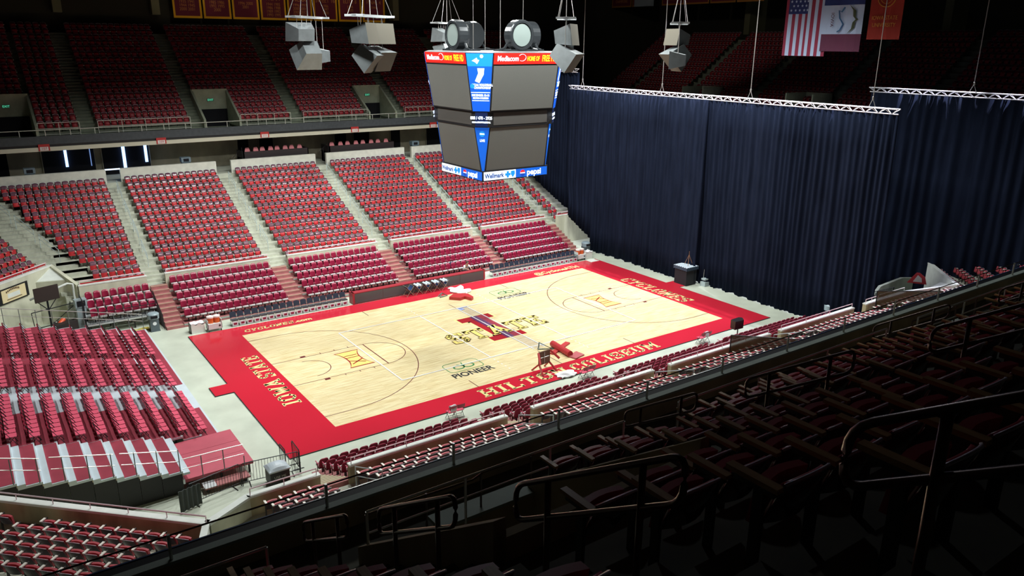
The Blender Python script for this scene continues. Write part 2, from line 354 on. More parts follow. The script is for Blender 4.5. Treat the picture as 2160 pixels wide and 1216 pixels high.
for (x, y, s) in ((-5.05, -5.75, 1.0), (5.1, 4.62, 1.0)):
    put_text('PIONEER', .80, char, T((x, y, Z)), court, bold=.018, name='sponsor_lettering', sx=.86)
    mb = MB(); n = 12; pts = []
    for cx_, cy_, a0 in ((1.0, .35, 0), (-1.0, .35, 90), (-1.0, -.35, 180), (1.0, -.35, 270)):
        for i in range(6): t = R(a0 + 90 * i / 5); pts.append((x + cx_ * .85 + .3 * math.cos(t), y + 1.15 + cy_ + .3 * math.sin(t)))
    for i in range(len(pts)): a, b = pts[i], pts[(i + 1) % len(pts)]; ln(mb, *a, *b, .05, Z)
    for sx_ in (-1, 1):
        c_ = [(x + sx_ * (.33 + .33 * math.cos(t)), y + 1.05 + .24 * math.sin(t) + sx_ * .0) for t in [2 * math.pi * i / 20 for i in range(20)]]
        for i in range(20): ln(mb, *c_[i], *c_[(i + 1) % 20], .10, Z + .0005)
    ln(mb, x, y + 1.2, x + .12, y + 1.62, .07, Z); ln(mb, x - .05, y + 1.2, x - .3, y + 1.45, .07, Z)
    mb.build('sponsor_emblem', green, court)
for s in (-1, 1):   # the bow-sided twelve shields in the lanes
    def shield(g, mm, z):
        mb = MB(); n = 14; top = []; bot = []
        for i in range(n + 1):
            u = i / n * 2 - 1; v = .48 + .42 * abs(u) ** 2.2 + g; top.append((u * (1.18 + g), v)); bot.append((u * (1.18 + g), -v))
        for i in range(n): mb.add([(s * (9.92 + p[1] * .8), -s * p[0] * 1.0, z) for p in (bot[i], bot[i + 1], top[i + 1], top[i])], [(0, 1, 2, 3)])
        mb.build('lane_shield', mm, court)
    shield(.10, mat('shield_red', (.36, .03, .03), .3), .054); shield(0, mat('logo_gold', (0, 0, 0)), .058)
    for dx in (-.52, .22, .55):
        if dx == -.52:
            for q in (-1, 1):
                mb = MB(); ln(mb, s * (9.92 - .42), -s * (dx + q * .27), s * (9.92 + .42), -s * (dx - q * .27), .10, .062); mb.build('lane_numeral', mat('shield_red', (0, 0, 0)), court)
        else:
            mb = MB(); ln(mb, s * (9.92 - .4), -s * dx, s * (9.92 + .4), -s * dx, .09, .062); mb.build('lane_numeral', MT['shield_red'], court)
# ================================================================== seats (made once, copied)
def fixed_seat(cush, shl, arm, pan, top=.46, aw=.03, pt=.36, pth=.055, az=.60, ay=.0):
    b = MB()      # backrest: curved shell with a padded front, local court side is -y
    def fr(u, v, o=0): 
        x = (u - .5) * .42; z = .40 + v * top - .05 * (2 * u - 1) ** 2 * v; y = .30 + v * .12 - .055 * (2 * u - 1) ** 2 + o
        return (x, y, z)
    b.slab(lambda u, v: fr(u, v), (0, .02, 0), 6, 2, 1)
    b.slab(lambda u, v: fr(.04 + u * .92, .04 + v * .9, -.03 - .05 * (1 - (2 * u - 1) ** 2) * math.sin(math.pi * (.15 + .85 * v))), (0, .034, 0), 6, 4, 0)
    b.path([fr(i / 6, 1, .012) for i in range(7)], .012, 5, 2)
    s = MB()      # tipped-up seat pan
    s.slab(lambda u, v: ((u - .5) * .40, .13 + .05 * v - .04 * math.sin(math.pi * u), .34 + pt * v), (0, pth, 0), 5, 3, 0)
    a = MB().box(-aw, ay, az, aw, .37, az + .035, 0)
    l = MB().box(-.018, .20, 0, .018, .27, az, 0).box(-.018, .05, az - .05, .018, .34, az, 0)
    return {'backrest': b.mesh('backrest', [cush, shl, rim]), 'seat': s.mesh('seat', pan), 'armrest': a.mesh('armrest', arm), 'standard': l.mesh('standard', stan)}
def shift(me, x):
    m2 = me.copy(); m2.transform(Matrix.Translation((x, 0, 0))); return m2
def seat_set(cush, shl, arm, pan, **k):
    d = fixed_seat(cush, shl, arm, pan, **k); d['armrest'] = shift(d['armrest'], .237); d['standard'] = shift(d['standard'], .237); return d
RED = seat_set(plum, shell, armc, red_pan, pt=.29, top=.48)
for p_ in RED['backrest'].polygons: p_.use_smooth = True
NEARRED = seat_set(mat('near_cushion', (.40, .045, .07), .5), shell, mat('near_armrest', (.92, .88, .80), .4), mat('near_pan', (.46, .065, .085), .5), top=.36, aw=.038, pt=.33, pth=.08, az=.69, ay=.15)
BAL = seat_set(mat('balcony_cushion', (.48, .035, .07), .35), mat('balcony_shell', (.07, .025, .04), .16), armw, mat('balcony_pan', (.36, .03, .055), .35), top=.38, pt=.33, pth=.07, aw=.033, az=.68)
for me_ in BAL.values(): me_.transform(Matrix.Diagonal((1.12, 1.12, 1.06, 1)))
for p_ in BAL['backrest'].polygons: p_.use_smooth = True
def retract_seat():
    b = MB()
    def fr(u, v, o=0): 
        k = 1 - .20 * max(0, v - .6) / .4 * (2 * u - 1) ** 4
        return ((u - .5) * .42 * (1 - .04 * v), .36 + v * .10 - .05 * (2 * u - 1) ** 2 + o, .34 + v * .50 * k)
    b.slab(lambda u, v: fr(u, v), (0, .05, 0), 7, 4, 0)
    b.path([fr(i / 8, 1, .02) for i in range(9)], .018, 5, 2)
    s = MB().slab(lambda u, v: ((u - .5) * .42, .02 + .38 * v, .44 - .03 * v), (0, 0, -.05), 3, 2, 1)
    s.box(-.205, -.02, .34, .205, .03, .46, 3); a = MB().box(.215, .02, .56, .245, .34, .59, 2).box(.219, .2, .1, .241, .26, .57, 1)
    ft = MB().box(-.03, .16, 0, .03, .3, .36, 0).box(-.2, .12, .3, .2, .32, .36, 0)
    M_ = [mar, mar_d, mat('maroon_highlight', (.62, .10, .18), .22), lip]  # lighter maroon paints the highlight on the backrest top edge; armrests share it
    return {'backrest': b.mesh('backrest', M_), 'seat': s.mesh('seat', M_), 'armrest': a.mesh('armrest', M_), 'pedestal': ft.mesh('pedestal', black)}
RET = retract_seat()
def spawner(name, meshes, cat, extra=None):
    st = {}
    def go(loc, rz, label, group, parts=None):
        if 'p' not in st:
            t = thing(name, label, cat, loc, rz, group)
            for k, me in meshes.items(): part(k, me, t)
            st['p'] = t; return t
        return dup(st['p'], loc, rz, label, group)
    return go
def individual(name, meshes, cat, places, group, limit=300, near=None):
    """places: (x, y, z, rz, label). The ones showing largest become objects; returns the rest."""
    vis = []
    for p in places:
        u, v, d = view((p[0], p[1], p[2] + .5)); inn = -25 < u < 2185 and -25 < v < 1241
        vis.append((0 if inn else 1, d, p))
    vis.sort(key=lambda q: (q[0], q[1])); go = spawner(name, meshes, cat); k = 0; rest = []
    for o, d, p in vis:
        if o == 0 and k < limit: go(p[:3], p[3], p[4], group if isinstance(group, str) else group(p)); k += 1
        elif o == 0: rest.append(p[:4])
    return rest
# ================================================================== lower bowl
FY = lambda k: 16.0 + .88 * k
FZ = lambda k: 1.95 + .385 * k
XA = [(-26.5, -18.22), (-17.02, -9.65), (-8.25, -.75), (.45, 8.4), (9.35, 16.55), (17.85, 25.5)]     # sections by x
NR = 14
def stairs_poly(sgn=1):
    p = [(15.85, 0), (15.85, FZ(0))]
    for k in range(NR): p += [(FY(k), FZ(k)), (FY(k + 1), FZ(k))] if k else [(FY(1), FZ(0))]
    p += [(28.35, 7.33), (33, 7.33), (33, 0)]
    return [(sgn * y, z) for y, z in p]
struct(MB().extr(stairs_poly(), -23.2, 30).build('floor_far_terrace', conc_step))
def near_poly():
    p = [(-15.85, 0), (-15.85, FZ(0))]
    for k in range(8): p += [(-FY(k), FZ(k)), (-FY(k + 1), FZ(k))] if k else [(-FY(1), FZ(0))]
    return p + [(-28.8, 5.2), (-28.8, 0)]
struct(MB().extr(near_poly(), -22.4, 24).build('floor_near_terrace', conc_step))
aisles = [(-18.22, -17.02), (-9.65, -8.25), (-.75, .45), (8.4, 9.35), (16.55, 17.85)]
for i, (a, b) in enumerate(aisles):      # half steps in the aisles, far side then near side
    mb = MB()
    for k in range(NR): mb.box(a + .05, FY(k) - .44, FZ(k) - .385, b - .05, FY(k), FZ(k) - .19)
    struct(mb.build('floor_aisle_step', conc_step))
    mb = MB()
    for k in range(6): mb.box(a + .05, -FY(k), FZ(k) - .385, b - .05, -FY(k) + .44, FZ(k) - .19)
    struct(mb.build('floor_near_aisle_step', conc_step))
for s, nm in ((1, 'far'), (-1, 'near')):
    for i, (a, b) in enumerate(XA):
        a2 = -22.4 if i == 0 and s > 0 else (-20.9 if i == 0 else a)
        if i == 5: b = 25.0 if s > 0 else 19.4
        ya, yb = sorted((s * 15.62, s * 15.86))
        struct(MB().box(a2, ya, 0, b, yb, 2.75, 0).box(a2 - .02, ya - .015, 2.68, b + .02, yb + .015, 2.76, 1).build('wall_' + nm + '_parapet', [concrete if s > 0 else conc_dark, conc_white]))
        t = thing('parapet_rail', 'pale pipe rail over a red strip, ' + ('far' if s > 0 else 'near') + ' parapet, ' + od(i + 1) + ' span from the riser end', 'rail', ((a2 + b) / 2, s * 15.74, 2.76))
        h = (b - a2) / 2 - .1; r_ = MB().tube((-h, 0, .24), (h, 0, .24), .03, 6); n = max(2, int(h * 2 / 1.9))
        for j in range(n + 1): x = -h + 2 * h * j / n; r_.tube((x, 0, 0), (x, 0, .24), .02, 5)
        r_.build('rail', mat('pink_rail', (.86, .66, .72), .4), t)
        if s > 0: MB().box(-h, .05, .02, h, .08, .10).build('strip', red_pan, t)
# far-side seats of the lower bowl
SEC = ['first', 'second', 'third', 'fourth', 'fifth', 'sixth']
pl = []
WX = [-20.9 - .373 * k for k in range(NR)]      # slanting edge of the corner section
for si, (a, b) in enumerate(XA):
    for k in range(NR):
        x1 = b - .1; x0 = (WX[k] if si == 0 else a + .08)
        if si == 5: x1 = 19.0
        n = int((x1 - x0) / .505 + .35); 
        for i in range(n):
            x = x1 - (i + .5) * .505 if si == 0 else x0 + (x1 - x0) * (i + .5) / n
            j = (n - i) if si == 0 else i + 1
            pl.append((x, FY(k) + .1, FZ(k), 0, 'red tip-up seat, %s row up, %s from riser end, %s far lower section' % (od(k + 1), od(j), SEC[si])))
nearp = []
for si, (a, b) in enumerate(XA):
    a_ = -20.6 if si == 0 else a
    for k in range(6):
        x1 = b - .1 if si < 5 else 24; n = int((x1 - a_ - .1) / .5)
        for i in range(n):
            x = a_ + .1 + (x1 - a_ - .1) * (i + .5) / n
            nearp.append((x, -FY(k) - .1, FZ(k), math.pi, 'red tip-up seat, %s row back, %s from riser end, %s near lower section' % (od(k + 1), od(i + 1), SEC[si])))
# corner sections: frame with origin Q, x along the rows, y away from the court
def frame(Q, rz):
    c, s = math.cos(rz), math.sin(rz)
    return lambda X, Y: (Q[0] + X * c - Y * s, Q[1] + X * s + Y * c)
NLQ, NLR = (-25.5, -13.6), R(135)
FLQ, FLR = (-25.5, 13.6), R(45)
NRQ, NRR = (25.5, -13.6), R(-135)
def terrace(Q, rz, k0, k1, Xa, Xb, name, zb=0):
    mb = MB(); M = T((Q[0], Q[1], 0)) @ Matrix.Rotation(rz, 4, 'Z')
    p = [(.42 + .88 * k0 - .18, zb), (.42 + .88 * k0 - .18, FZ(k0))]
    for k in range(k0, k1):
        if k > k0: p.append((.42 + .88 * k, FZ(k)))
        p.append((.42 + .88 * (k + 1), FZ(k)))
    p += [(.42 + .88 * k1 + .3, zb)]
    n = len(p); vs = [(Xa(p_[0]), p_[0], p_[1]) for p_ in p] + [(Xb(p_[0]), p_[0], p_[1]) for p_ in p]
    mb.add(vs, [tuple(range(n)), tuple(range(n, 2 * n))[::-1]] + [(i, n + i, n + (i + 1) % n, (i + 1) % n) for i in range(n)], 0, M)
    return struct(mb.build(name, conc_step))
terrace(NLQ, NLR, 0, 7, lambda y: -4.3 - .35 * y, lambda y: 9, 'floor_near_corner_terrace')
terrace(FLQ, FLR, 2, 12, lambda y: -10, lambda y: 4.9 + .33 * (y - 2), 'floor_far_corner_terrace')
terrace(NRQ, NRR, 2, 10, lambda y: -6, lambda y: 4.6 + .3 * (y - 2), 'floor_curtain_corner_terrace')
fn = frame(NLQ, NLR)
for k in range(6):
    X0 = (-4.15, -3.95, -3.9, -4.1, -4.4, -4.8)[k]
    for i in range(22):
        X = X0 + (i + .5) * .56; 
        if 1.65 < X < 2.75: continue
        x, y = fn(X, .42 + .88 * k + .1)
        nearp.append((x, y, FZ(k), NLR, 'red tip-up seat, %s row back, %s from the parapet bend, near corner section' % (od(k + 1), od(i + 1))))
fn = frame(FLQ, FLR)
for k in range(2, 9):
    for i in range(12):
        X = 4.5 + .33 * (.88 * k - 1.7) - (i + .5) * .53; x, y = fn(X, .42 + .88 * k + .1)
        pl.append((x, y, FZ(k), FLR, 'red tip-up seat, %s row up, %s from the slanting aisle, far corner section' % (od(k - 1), od(i + 1))))
fn = frame(NRQ, NRR)
for k in range(2, 9):
    for i in range(16):
        X = 4.2 - (i + .5) * .53; x, y = fn(X, .42 + .88 * k + .1)
        nearp.append((x, y, FZ(k), NRR, 'red tip-up seat, %s row up, %s along, corner section beside the curtain' % (od(k - 1), od(i + 1))))
nearset = set(id(p) for p in nearp)
go_n = individual('stadium_chair', NEARRED, 'chair', nearp, 'red tip-up seats along the near side of the lower bowl', 230)
if go_n: mass('near_stadium_seating', list(NEARRED.values()), go_n, 'further red tip-up seats filling the near lower bowl rows', 'seats')
rest = individual('stadium_chair', RED, 'chair', pl, 'red tip-up seats in the far lower bowl', 70)
mass('far_stadium_seating', list(RED.values()), rest, 'banks of red tip-up seats filling the far lower bowl', 'seats')
# ================================================================== corner walls
def wall_line(p, q, z0, z1, th, name, mats=None, cap=True):
    p, q = Vector(p), Vector(q); d = q - p; L_ = d.length; a = math.atan2(d.y, d.x)
    mb = MB().box(0, -th / 2, z0, L_, th / 2, z1, 0)
    if cap: mb.box(-.02, -th / 2 - .015, z1 - .08, L_ + .02, th / 2 + .015, z1 + .01, 1)
    o = mb.build(name, mats or [conc_dark, conc_white]); o.location = (p.x, p.y, 0); o.rotation_euler = (0, 0, a); return struct(o)
fl = frame(NLQ, NLR)
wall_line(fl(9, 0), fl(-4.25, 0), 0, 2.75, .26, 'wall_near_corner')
wall_line(fl(-4.25, 0), (-20.9, -15.74), 0, 2.75, .26, 'wall_near_bend', [concrete, conc_white])
wall_line(fl(-4.25, .13), fl(-5.6, 3.2), 0, 2.75, .2, 'wall_near_stair', [conc_white, conc_white])
t = thing('parapet_rail', 'pale pipe rail with thin posts along the near corner parapet', 'rail')
r_ = MB(); a, b = Vector((*fl(8.9, 0), 2.98)), Vector((*fl(-4.2, 0), 2.98)); r_.tube(a, b, .03)
for i in range(10): p = a.lerp(b, i / 9); r_.tube((p.x, p.y, 2.74), p, .018, 5)
r_.build('rail', MT['pink_rail'], t)
ff = frame(FLQ, FLR)
PA, PB = ff(4.75, 2.1), ff(-8, 2.1)
wall_line(PB, PA, 0, 3.72, .24, 'wall_far_corner', [concrete, conc_white])
# slanting wall of the corner stair, from the parapet bend down to the far stand
PC = (-22.4, 15.8)
mb = MB(); d = Vector((PC[0] - PA[0], PC[1] - PA[1])).normalized(); n = Vector((-d.y, d.x)) * .12
for sgn in (-1, 1): pass
vs = []
for sgn in (-1, 1):
    for (P_, z) in ((PA, 0), (PC, 0), (PC, 2.78), (PA, 3.74)): vs.append((P_[0] + sgn * n.x, P_[1] + sgn * n.y, z))
mb.add(vs, [(0, 1, 2, 3), (7, 6, 5, 4), (3, 2, 6, 7), (0, 4, 5, 1), (1, 5, 6, 2), (0, 3, 7, 4)])
struct(mb.build('wall_far_corner_stair', concrete))
# chamfer panel and its white ledge inside the bend
C1, C2 = ff(3.2, 2.0), (PA[0] + (PC[0] - PA[0]) * .62, PA[1] + (PC[1] - PA[1]) * .62)
wall_line(C1, C2, 0, 2.95, .15, 'wall_far_corner_chamfer', [concrete, concrete], False)
struct(MB().add([(PA[0], PA[1], 3.66), (C1[0], C1[1], 2.98), (C2[0], C2[1], 2.98), (PA[0], PA[1], 3.6), (C1[0], C1[1], 2.9), (C2[0], C2[1], 2.9)],
    [(0, 1, 2), (5, 4, 3), (0, 3, 4, 1), (1, 4, 5, 2), (2, 5, 3, 0)]).build('trim_ledge', conc_white))
t = thing('parapet_rail', 'pale pipe rail over a red strip on the far corner parapet above the sign', 'rail')
r_ = MB(); a, b = Vector((*PB, 3.95)), Vector((*ff(4.4, 2.1), 3.95)); r_.tube(a, b, .03)
for i in range(7): p = a.lerp(b, i / 6); r_.tube((p.x, p.y, 3.7), p, .018, 5)
r_.build('rail', MT['pink_rail'], t)
st = MB(); st.tube(Vector((*PB, 3.82)) + Vector((0, .1, 0)), Vector((*ff(4.4, 2.1), 3.82)) + Vector((-.05, .1, 0)), .05, 4); st.build('strip', red_pan, t)
# red banner sign with pale artwork on the corner wall, black board with a monitor mark beside it
def wall_frame(X, Y, z): 
    x, y = ff(X, Y); return Matrix.Translation((x, y, z)) @ Matrix.Rotation(FLR, 4, 'Z') @ Matrix.Rotation(R(90), 4, 'X')
t = thing('sign_board', 'cream sign with dark arched artwork on the black board under the corner rail', 'sign')
me = MB().box(-1.25, -.48, 0, 1.25, .48, .06).mesh('board', black); me.transform(wall_frame(1.1, 1.93, 2.85) @ T((-.0, 0, 0))); part('board', me, t)
me = MB().box(-.95, -.4, .06, 1.0, .4, .09).mesh('panel', mat('sign_cream', (.82, .70, .42), .5)); me.transform(wall_frame(1.1, 1.93, 2.85)); part('panel', me, t)
mb = MB()
for i in range(9):
    u = -.55 + i * .125; mb.box(u - .04, .12 + .16 * math.cos(u * 2.2), .09, u + .04, .24 + .16 * math.cos(u * 2.2), .1, 0)
mb.box(-.6, -.28, .09, .62, -.24, .1, 0)
me = mb.mesh('artwork', mat('sign_ink', (.10, .05, .02), .6)); me.transform(wall_frame(1.1, 1.93, 2.85)); part('artwork', me, t)
me = MB().box(-.5, -.18, .09, .5, .1, .095).mesh('artwork_panel', conc_white); me.transform(wall_frame(1.1, 1.93, 2.85)); part('artwork_panel', me, t)
t = thing('score_panel', 'black panel with a pale square outline beside the cream corner sign', 'panel')
me = MB().box(-2.0, -.5, 0, -.02, .5, .07).mesh('board', black); me.transform(wall_frame(-.2, 1.93, 2.75)); part('board', me, t)
mb = MB(); mb.path([(-.75, -.3, .08), (-.2, -.3, .08), (-.2, .1, .08), (-.75, .1, .08)], .03, 5, closed=True); me = mb.mesh('outline', conc_white); me.transform(wall_frame(-.2, 1.93, 2.75)); part('outline', me, t)
# curtain-side near corner: portal with white wall and grey slabs
fr_ = frame(NRQ, NRR)
QA, QB = fr_(4.75, 2.1), fr_(-8, 2.1)
wall_line(QB, QA, 0, 3.72, .24, 'wall_curtain_corner', [conc_white, conc_white])
mb = MB(); vs = []; d = Vector((22.4 - QA[0], -15.8 - QA[1])).normalized(); n_ = Vector((-d.y, d.x)) * .15
for sgn in (-1, 1):
    for (P_, z) in ((QA, 0), ((22.4, -15.8), 0), ((22.4, -15.8), 2.78), (QA, 3.74)): vs.append((P_[0] + sgn * n_.x, P_[1] + sgn * n_.y, z))
mb.add(vs, [(0, 1, 2, 3), (7, 6, 5, 4), (3, 2, 6, 7), (0, 4, 5, 1), (1, 5, 6, 2), (0, 3, 7, 4)]); struct(mb.build('wall_curtain_portal', conc_white))
Q1, Q2 = fr_(2.2, 2.0), (QA[0] + (22.4 - QA[0]) * .62, QA[1] + (-15.8 - QA[1]) * .62)
struct(MB().add([(QA[0], QA[1], 3.7), (Q1[0], Q1[1], 3.1), (Q2[0], Q2[1], 3.0), (QA[0], QA[1], 3.6), (Q1[0], Q1[1], 2.95), (Q2[0], Q2[1], 2.9)], [(0, 1, 2), (5, 4, 3), (0, 3, 4, 1), (1, 4, 5, 2), (2, 5, 3, 0)]).build('trim_portal_ledge', conc_white))
grey_w = mat('portal_grey', (.30, .34, .27), .9, noise=(1, .15))
struct(MB().add([(20.3, -14.0, 0), (26.9, -14.0, 0), (26.9, -14.0, 2.5), (25.4, -14.0, 2.75), (22.7, -14.0, 2.6), (21.5, -14.0, 1.7), (20.3, -13.8, 0), (26.9, -13.8, 0), (26.9, -13.8, 2.5), (25.4, -13.8, 2.75), (22.7, -13.8, 2.6), (21.5, -13.8, 1.7)],
    [(0, 1, 2, 3, 4, 5), (11, 10, 9, 8, 7, 6), (0, 6, 7, 1), (1, 7, 8, 2), (2, 8, 9, 3), (3, 9, 10, 4), (4, 10, 11, 5), (5, 11, 6, 0)]).build('wall_portal_inner', grey_w))
t = thing('hanging_sign', 'red edged white sign tilted by the white curtain-side ledge', 'sign', (24.4, -15.5, 2.9), R(-60))
MB().prism([(-.6, 0), (.6, 0), (.45, .5), (.1, .75), (-.1, .75)], -.03, .03, 0, Matrix.Rotation(R(90), 4, 'X')).build('board', red_pan, t); MB().prism([(-.25, .12), (.3, .12), (.25, .4), (0, .6)], .031, .045, 0, Matrix.Rotation(R(90), 4, 'X')).prism([(-.25, .12), (.3, .12), (.25, .4), (0, .6)], -.045, -.031, 0, Matrix.Rotation(R(90), 4, 'X')).build('panel', conc_white, t)
wall_line((19.4, -15.74), (22.4, -15.8), 0, 2.75, .26, 'wall_curtain_parapet', [conc_dark, conc_white])
t = thing('parapet_rail', 'white double rail on the parapet beside the curtained portal', 'rail')
MB().tube((19.5, -15.7, 3.02), (22.4, -15.75, 3.02), .03).tube((19.5, -15.7, 2.76), (19.5, -15.7, 3.02), .02).tube((20.9, -15.7, 2.76), (20.9, -15.7, 3.02), .02).tube((22.4, -15.75, 2.76), (22.4, -15.75, 3.02), .02).build('rail', steel_w, t)
# ================================================================== pull-out stands with padded maroon chairs
RY = lambda k: 11.40 + .86 * k
RZ = lambda k: .26 + .36 * k
RB = [(-17.0, -9.65), (-8.5, -.85), (.35, 8.0), (9.0, 16.4)]
pads = []
for s, nm in ((1, 'far'), (-1, 'near')):
    for i, (a, b) in enumerate(RB):
        t = thing('pullout_stand', '%s maroon pull-out stand, %s from the riser end' % (nm, od(i + 1)), 'stand')
        mb = MB()
        for k in range(5):
            y0, y1 = sorted((s * RY(k), s * (15.6))); mb.box(a, y0, 0 if k == 0 else RZ(k - 1), b, y1, RZ(k), 0)
        for k in range(5):
            y0, y1 = sorted((s * (RY(k) - .012), s * (RY(k)))); mb.box(a, y0, RZ(k) - .12, b, y1, RZ(k) - .02, 1)
        mb.build('deck', [step_m, mat('stand_fascia', (.36, .42, .38), .6)], t)
        m2 = MB()
        n = 15
        for k in range(5):
            for j in range(n):
                if i < 4 and j in (7,) and n == 99: continue
                x = a + .15 + (b - a - .3) * (j + .5) / n
                pads.append((x, s * (RY(k) + .12), RZ(k), 0 if s > 0 else math.pi, 'maroon padded chair, %s row up, %s from riser end, %s %s pull-out stand' % (od(k + 1), od(j + 1), od(i + 1), nm)))
    st_x = [(-18.1, -17.0), (-9.65, -8.5), (-.85, .35), (8.0, 9.0), (16.4, 17.5)]
    for i, (a, b) in enumerate(st_x):
        t = thing('stand_stair', 'maroon carpeted stair beside the %s pull-out stand, %s from the riser end' % (nm, od(i + 1)), 'stairs')
        mb = MB(); n = 10
        for k in range(n):
            y0, y1 = sorted((s * (RY(0) + .43 * k), s * 15.6)); z = .2 * (k + 1)
            mb.box(a + .01, y0, z - .2, b - .01, y1, z, 0); y0, y1 = sorted((s * (RY(0) + .43 * k), s * (RY(0) + .43 * k + .09))); mb.box(a + .02, y0, z, b - .02, y1, z + .01, 1)
        mb.build('tread', [step_m, step_y], t)
# short corner stand at the riser end of the far side (tip-up chairs behind a black rail)
t = thing('platform_stand', 'raised black and white platform with padded chairs beside the corner wall', 'stand', (0, 0, 0))
mb = MB()
for k, (y, z) in enumerate(((13.0, .75), (13.9, 1.1), (14.75, 1.45))): mb.box(-22.45, y, z - .10, -18.3, y + .9 if k < 2 else 15.6, z, 0)
mb.build('deck', alu, t)
mb = MB()
for x in (-22.3, -21, -19.7, -18.4):
    for y in (13.1, 14.4, 15.4): mb.box(x - .04, y, 0, x + .04, y + .08, .68 if y < 13.8 else .98, 0)
mb.build('undercarriage', black, t)
mb = MB()
for i in range(42): x = -22.4 + i * .1; mb.tube((x, 13.02, .72), (x, 13.02, 1.5), .009, 4)
mb.tube((-22.45, 13.02, 1.5), (-18.25, 13.02, 1.5), .022); mb.tube((-22.45, 13.02, .8), (-18.25, 13.02, .8), .015)
for i in range(24): y = 13.0 + i * .11; mb.tube((-22.5, y, .75), (-22.5, y, 2.3), .01, 4)
for i in range(24): y = 11.6 + i * .11; z = max(.0, .75 - (13 - y) * .5); mb.tube((-18.2, y, z * .3), (-18.2, y, z + .85), .01, 4)
mb.tube((-22.5, 13.0, 2.3), (-22.5, 15.6, 2.3), .02); mb.tube((-18.2, 11.6, .95), (-18.2, 13.1, 1.55), .022); mb.tube((-18.2, 13.1, 1.55), (-18.2, 14.4, 1.9), .022)
mb.build('guard_rail', blackm, t)
for k, (y, z) in enumerate(((13.2, .75), (14.05, 1.1), (14.9, 1.45))):
    for j in range(8):
        pads.append((-22.2 + (j + .5) * .5, y, z, 0, 'maroon padded chair, %s row up, %s from the corner wall, railed platform stand' % (od(k + 1), od(j + 1))))
rest = individual('padded_chair', RET, 'chair', pads, 'maroon padded chairs on the pull-out stands', 300)
mass('padded_chair_bank', list(RET.values()), rest, 'remaining maroon padded chairs on the pull-out stands', 'chairs')
# ================================================================== aisle handrails, far lower bowl
gal = mat('rail_far', (.62, .76, .78), .4, .3)
for i, x in enumerate((-17.62, -8.95, -.15, 8.9, 17.2)):
    for j in range(4):
        y0 = 17.9 + j * 2.45; y1 = y0 + 1.75; z0 = FZ(0) + (y0 - 16) * .4375; z1 = FZ(0) + (y1 - 16) * .4375
        t = thing('aisle_handrail', 'galvanised handrail, %s up, in the far aisle, %s from the riser end' % (od(j + 1), od(i + 1)), 'handrail', (x, y0, z0))
        MB().path([(0, 0, 0), (0, 0, .9), (0, y1 - y0, z1 - z0 + .9), (0, y1 - y0, z1 - z0 - .1)], .025, 5).build('rail', gal, t)
        MB().tube((0, .02, .55), (0, y1 - y0 - .02, z1 - z0 + .55), .018, 5).build('lower_bar', gal, t)
for j in range(3):
    a = Vector((-22.9 - j * 1.15, 19.6 + j * 2.4, 0)); b = a + Vector((-.9, 1.9, 0)); z0 = FZ(0) + (a.y - 16) * .4375; z1 = z0 + .83
    t = thing('aisle_handrail', 'galvanised handrail, %s up, in the slanting corner aisle' % od(j + 1), 'handrail', (a.x, a.y, z0))
    MB().path([(0, 0, 0), (0, 0, .9), (-.9, 1.9, z1 - z0 + .9), (-.9, 1.9, z1 - z0 - .1)], .025, 5).build('rail', gal, t)
    MB().tube((0, 0, .55), (-.9, 1.9, z1 - z0 + .55), .018, 5).build('lower_bar', gal, t)
# corner aisle slabs between the slanting rows
mb = MB()
for k in range(NR):
    xr = -20.6 - .373 * k; mb.box(xr - 2.4 - .03 * k, FY(k) - .44, 0 if k > 1 else FZ(k) - .385, xr + .2, FY(k), FZ(k) - .19); mb.box(xr - 2.4, FY(k), 0, xr + .3, FY(k + 1) + .003 * (k % 2), FZ(k) + .006)
struct(mb.build('floor_corner_aisle', conc_step))
# ================================================================== seating risers at the riser end, folding chairs
PX = lambda k: -19.4 - .82 * k
PZ = lambda k: .45 + .2 * k
for k in range(11):
    t = thing('seating_riser', 'aluminium and maroon seating riser, %s row back from the court' % od(k + 1), 'riser')
    x1, x0, z = PX(k), PX(k + 1), PZ(k); yb = -9.6 if k >= 3 else -6.0
    MB().box(x0, yb, z - .10, x1, 11.2, z, 0).build('deck', alu_w, t)
    for (a, b) in ((.95, 5.0), (5.04, 11.1), (-5.98, -2.5)): MB().box(x0 + .02, a, z, x1 - .10, b, z + .012).build('carpet', carpet, t)
    if k >= 3: MB().box(x0 + .27, yb + .05, z, x1 - .05, -6.02, z + .012).build('carpet', carpet, t)
    for y in (-9.3 if k >= 3 else -5.7, -2.5, .95, 4.9, 8.5, 10.9): MB().box(x1 - .3, y, 0, x1 - .24, y + .06, z - .1).box(x0 + .1, y, 0, x0 + .16, y + .06, z - .1).box(x0 + .1, y + .01, z * .5, x1 - .25, y + .05, z * .5 + .05).build('support_frame', black, t)
    if k >= 3: MB().box(x0, -9.5, 0, x1 - .02, -9.46, z - .1).build('skirt', black, t)
    MB().box(x1 - .03, yb, z - .2 if k else z - .1, x1, 11.2, z - .1 if k else z - .09, 0).build('riser_face', mat('riser_cream', (.66, .60, .44), .6), t)
    if k >= 3:
        MB().box(x1, -9.6, z - .2, x1 + .27, -6.05, z - .1, 0).build('half_step', alu_w, t)
t = thing('stage_deck', 'large flat rose coloured deck at the near front of the risers', 'platform')
MB().box(-21.84, -9.55, .46, -18.95, -6.03, .60, 0).box(-21.84, -7.3, .6, -18.95, -7.28, .604, 1).box(-21.84, -8.4, .6, -18.95, -8.39, .604, 1).build('deck', [carpet2, carpet], t)
mb = MB()
for x in (-21.6, -20.3, -19.1):
    for y in (-9.4, -7.9, -6.3): mb.box(x - .04, y, 0, x + .04, y + .08, .46)
mb.build('leg_frame', black, t); MB().box(-21.9, -9.6, .44, -21.82, -6.03, .66).build('edge_trim', alu, t)
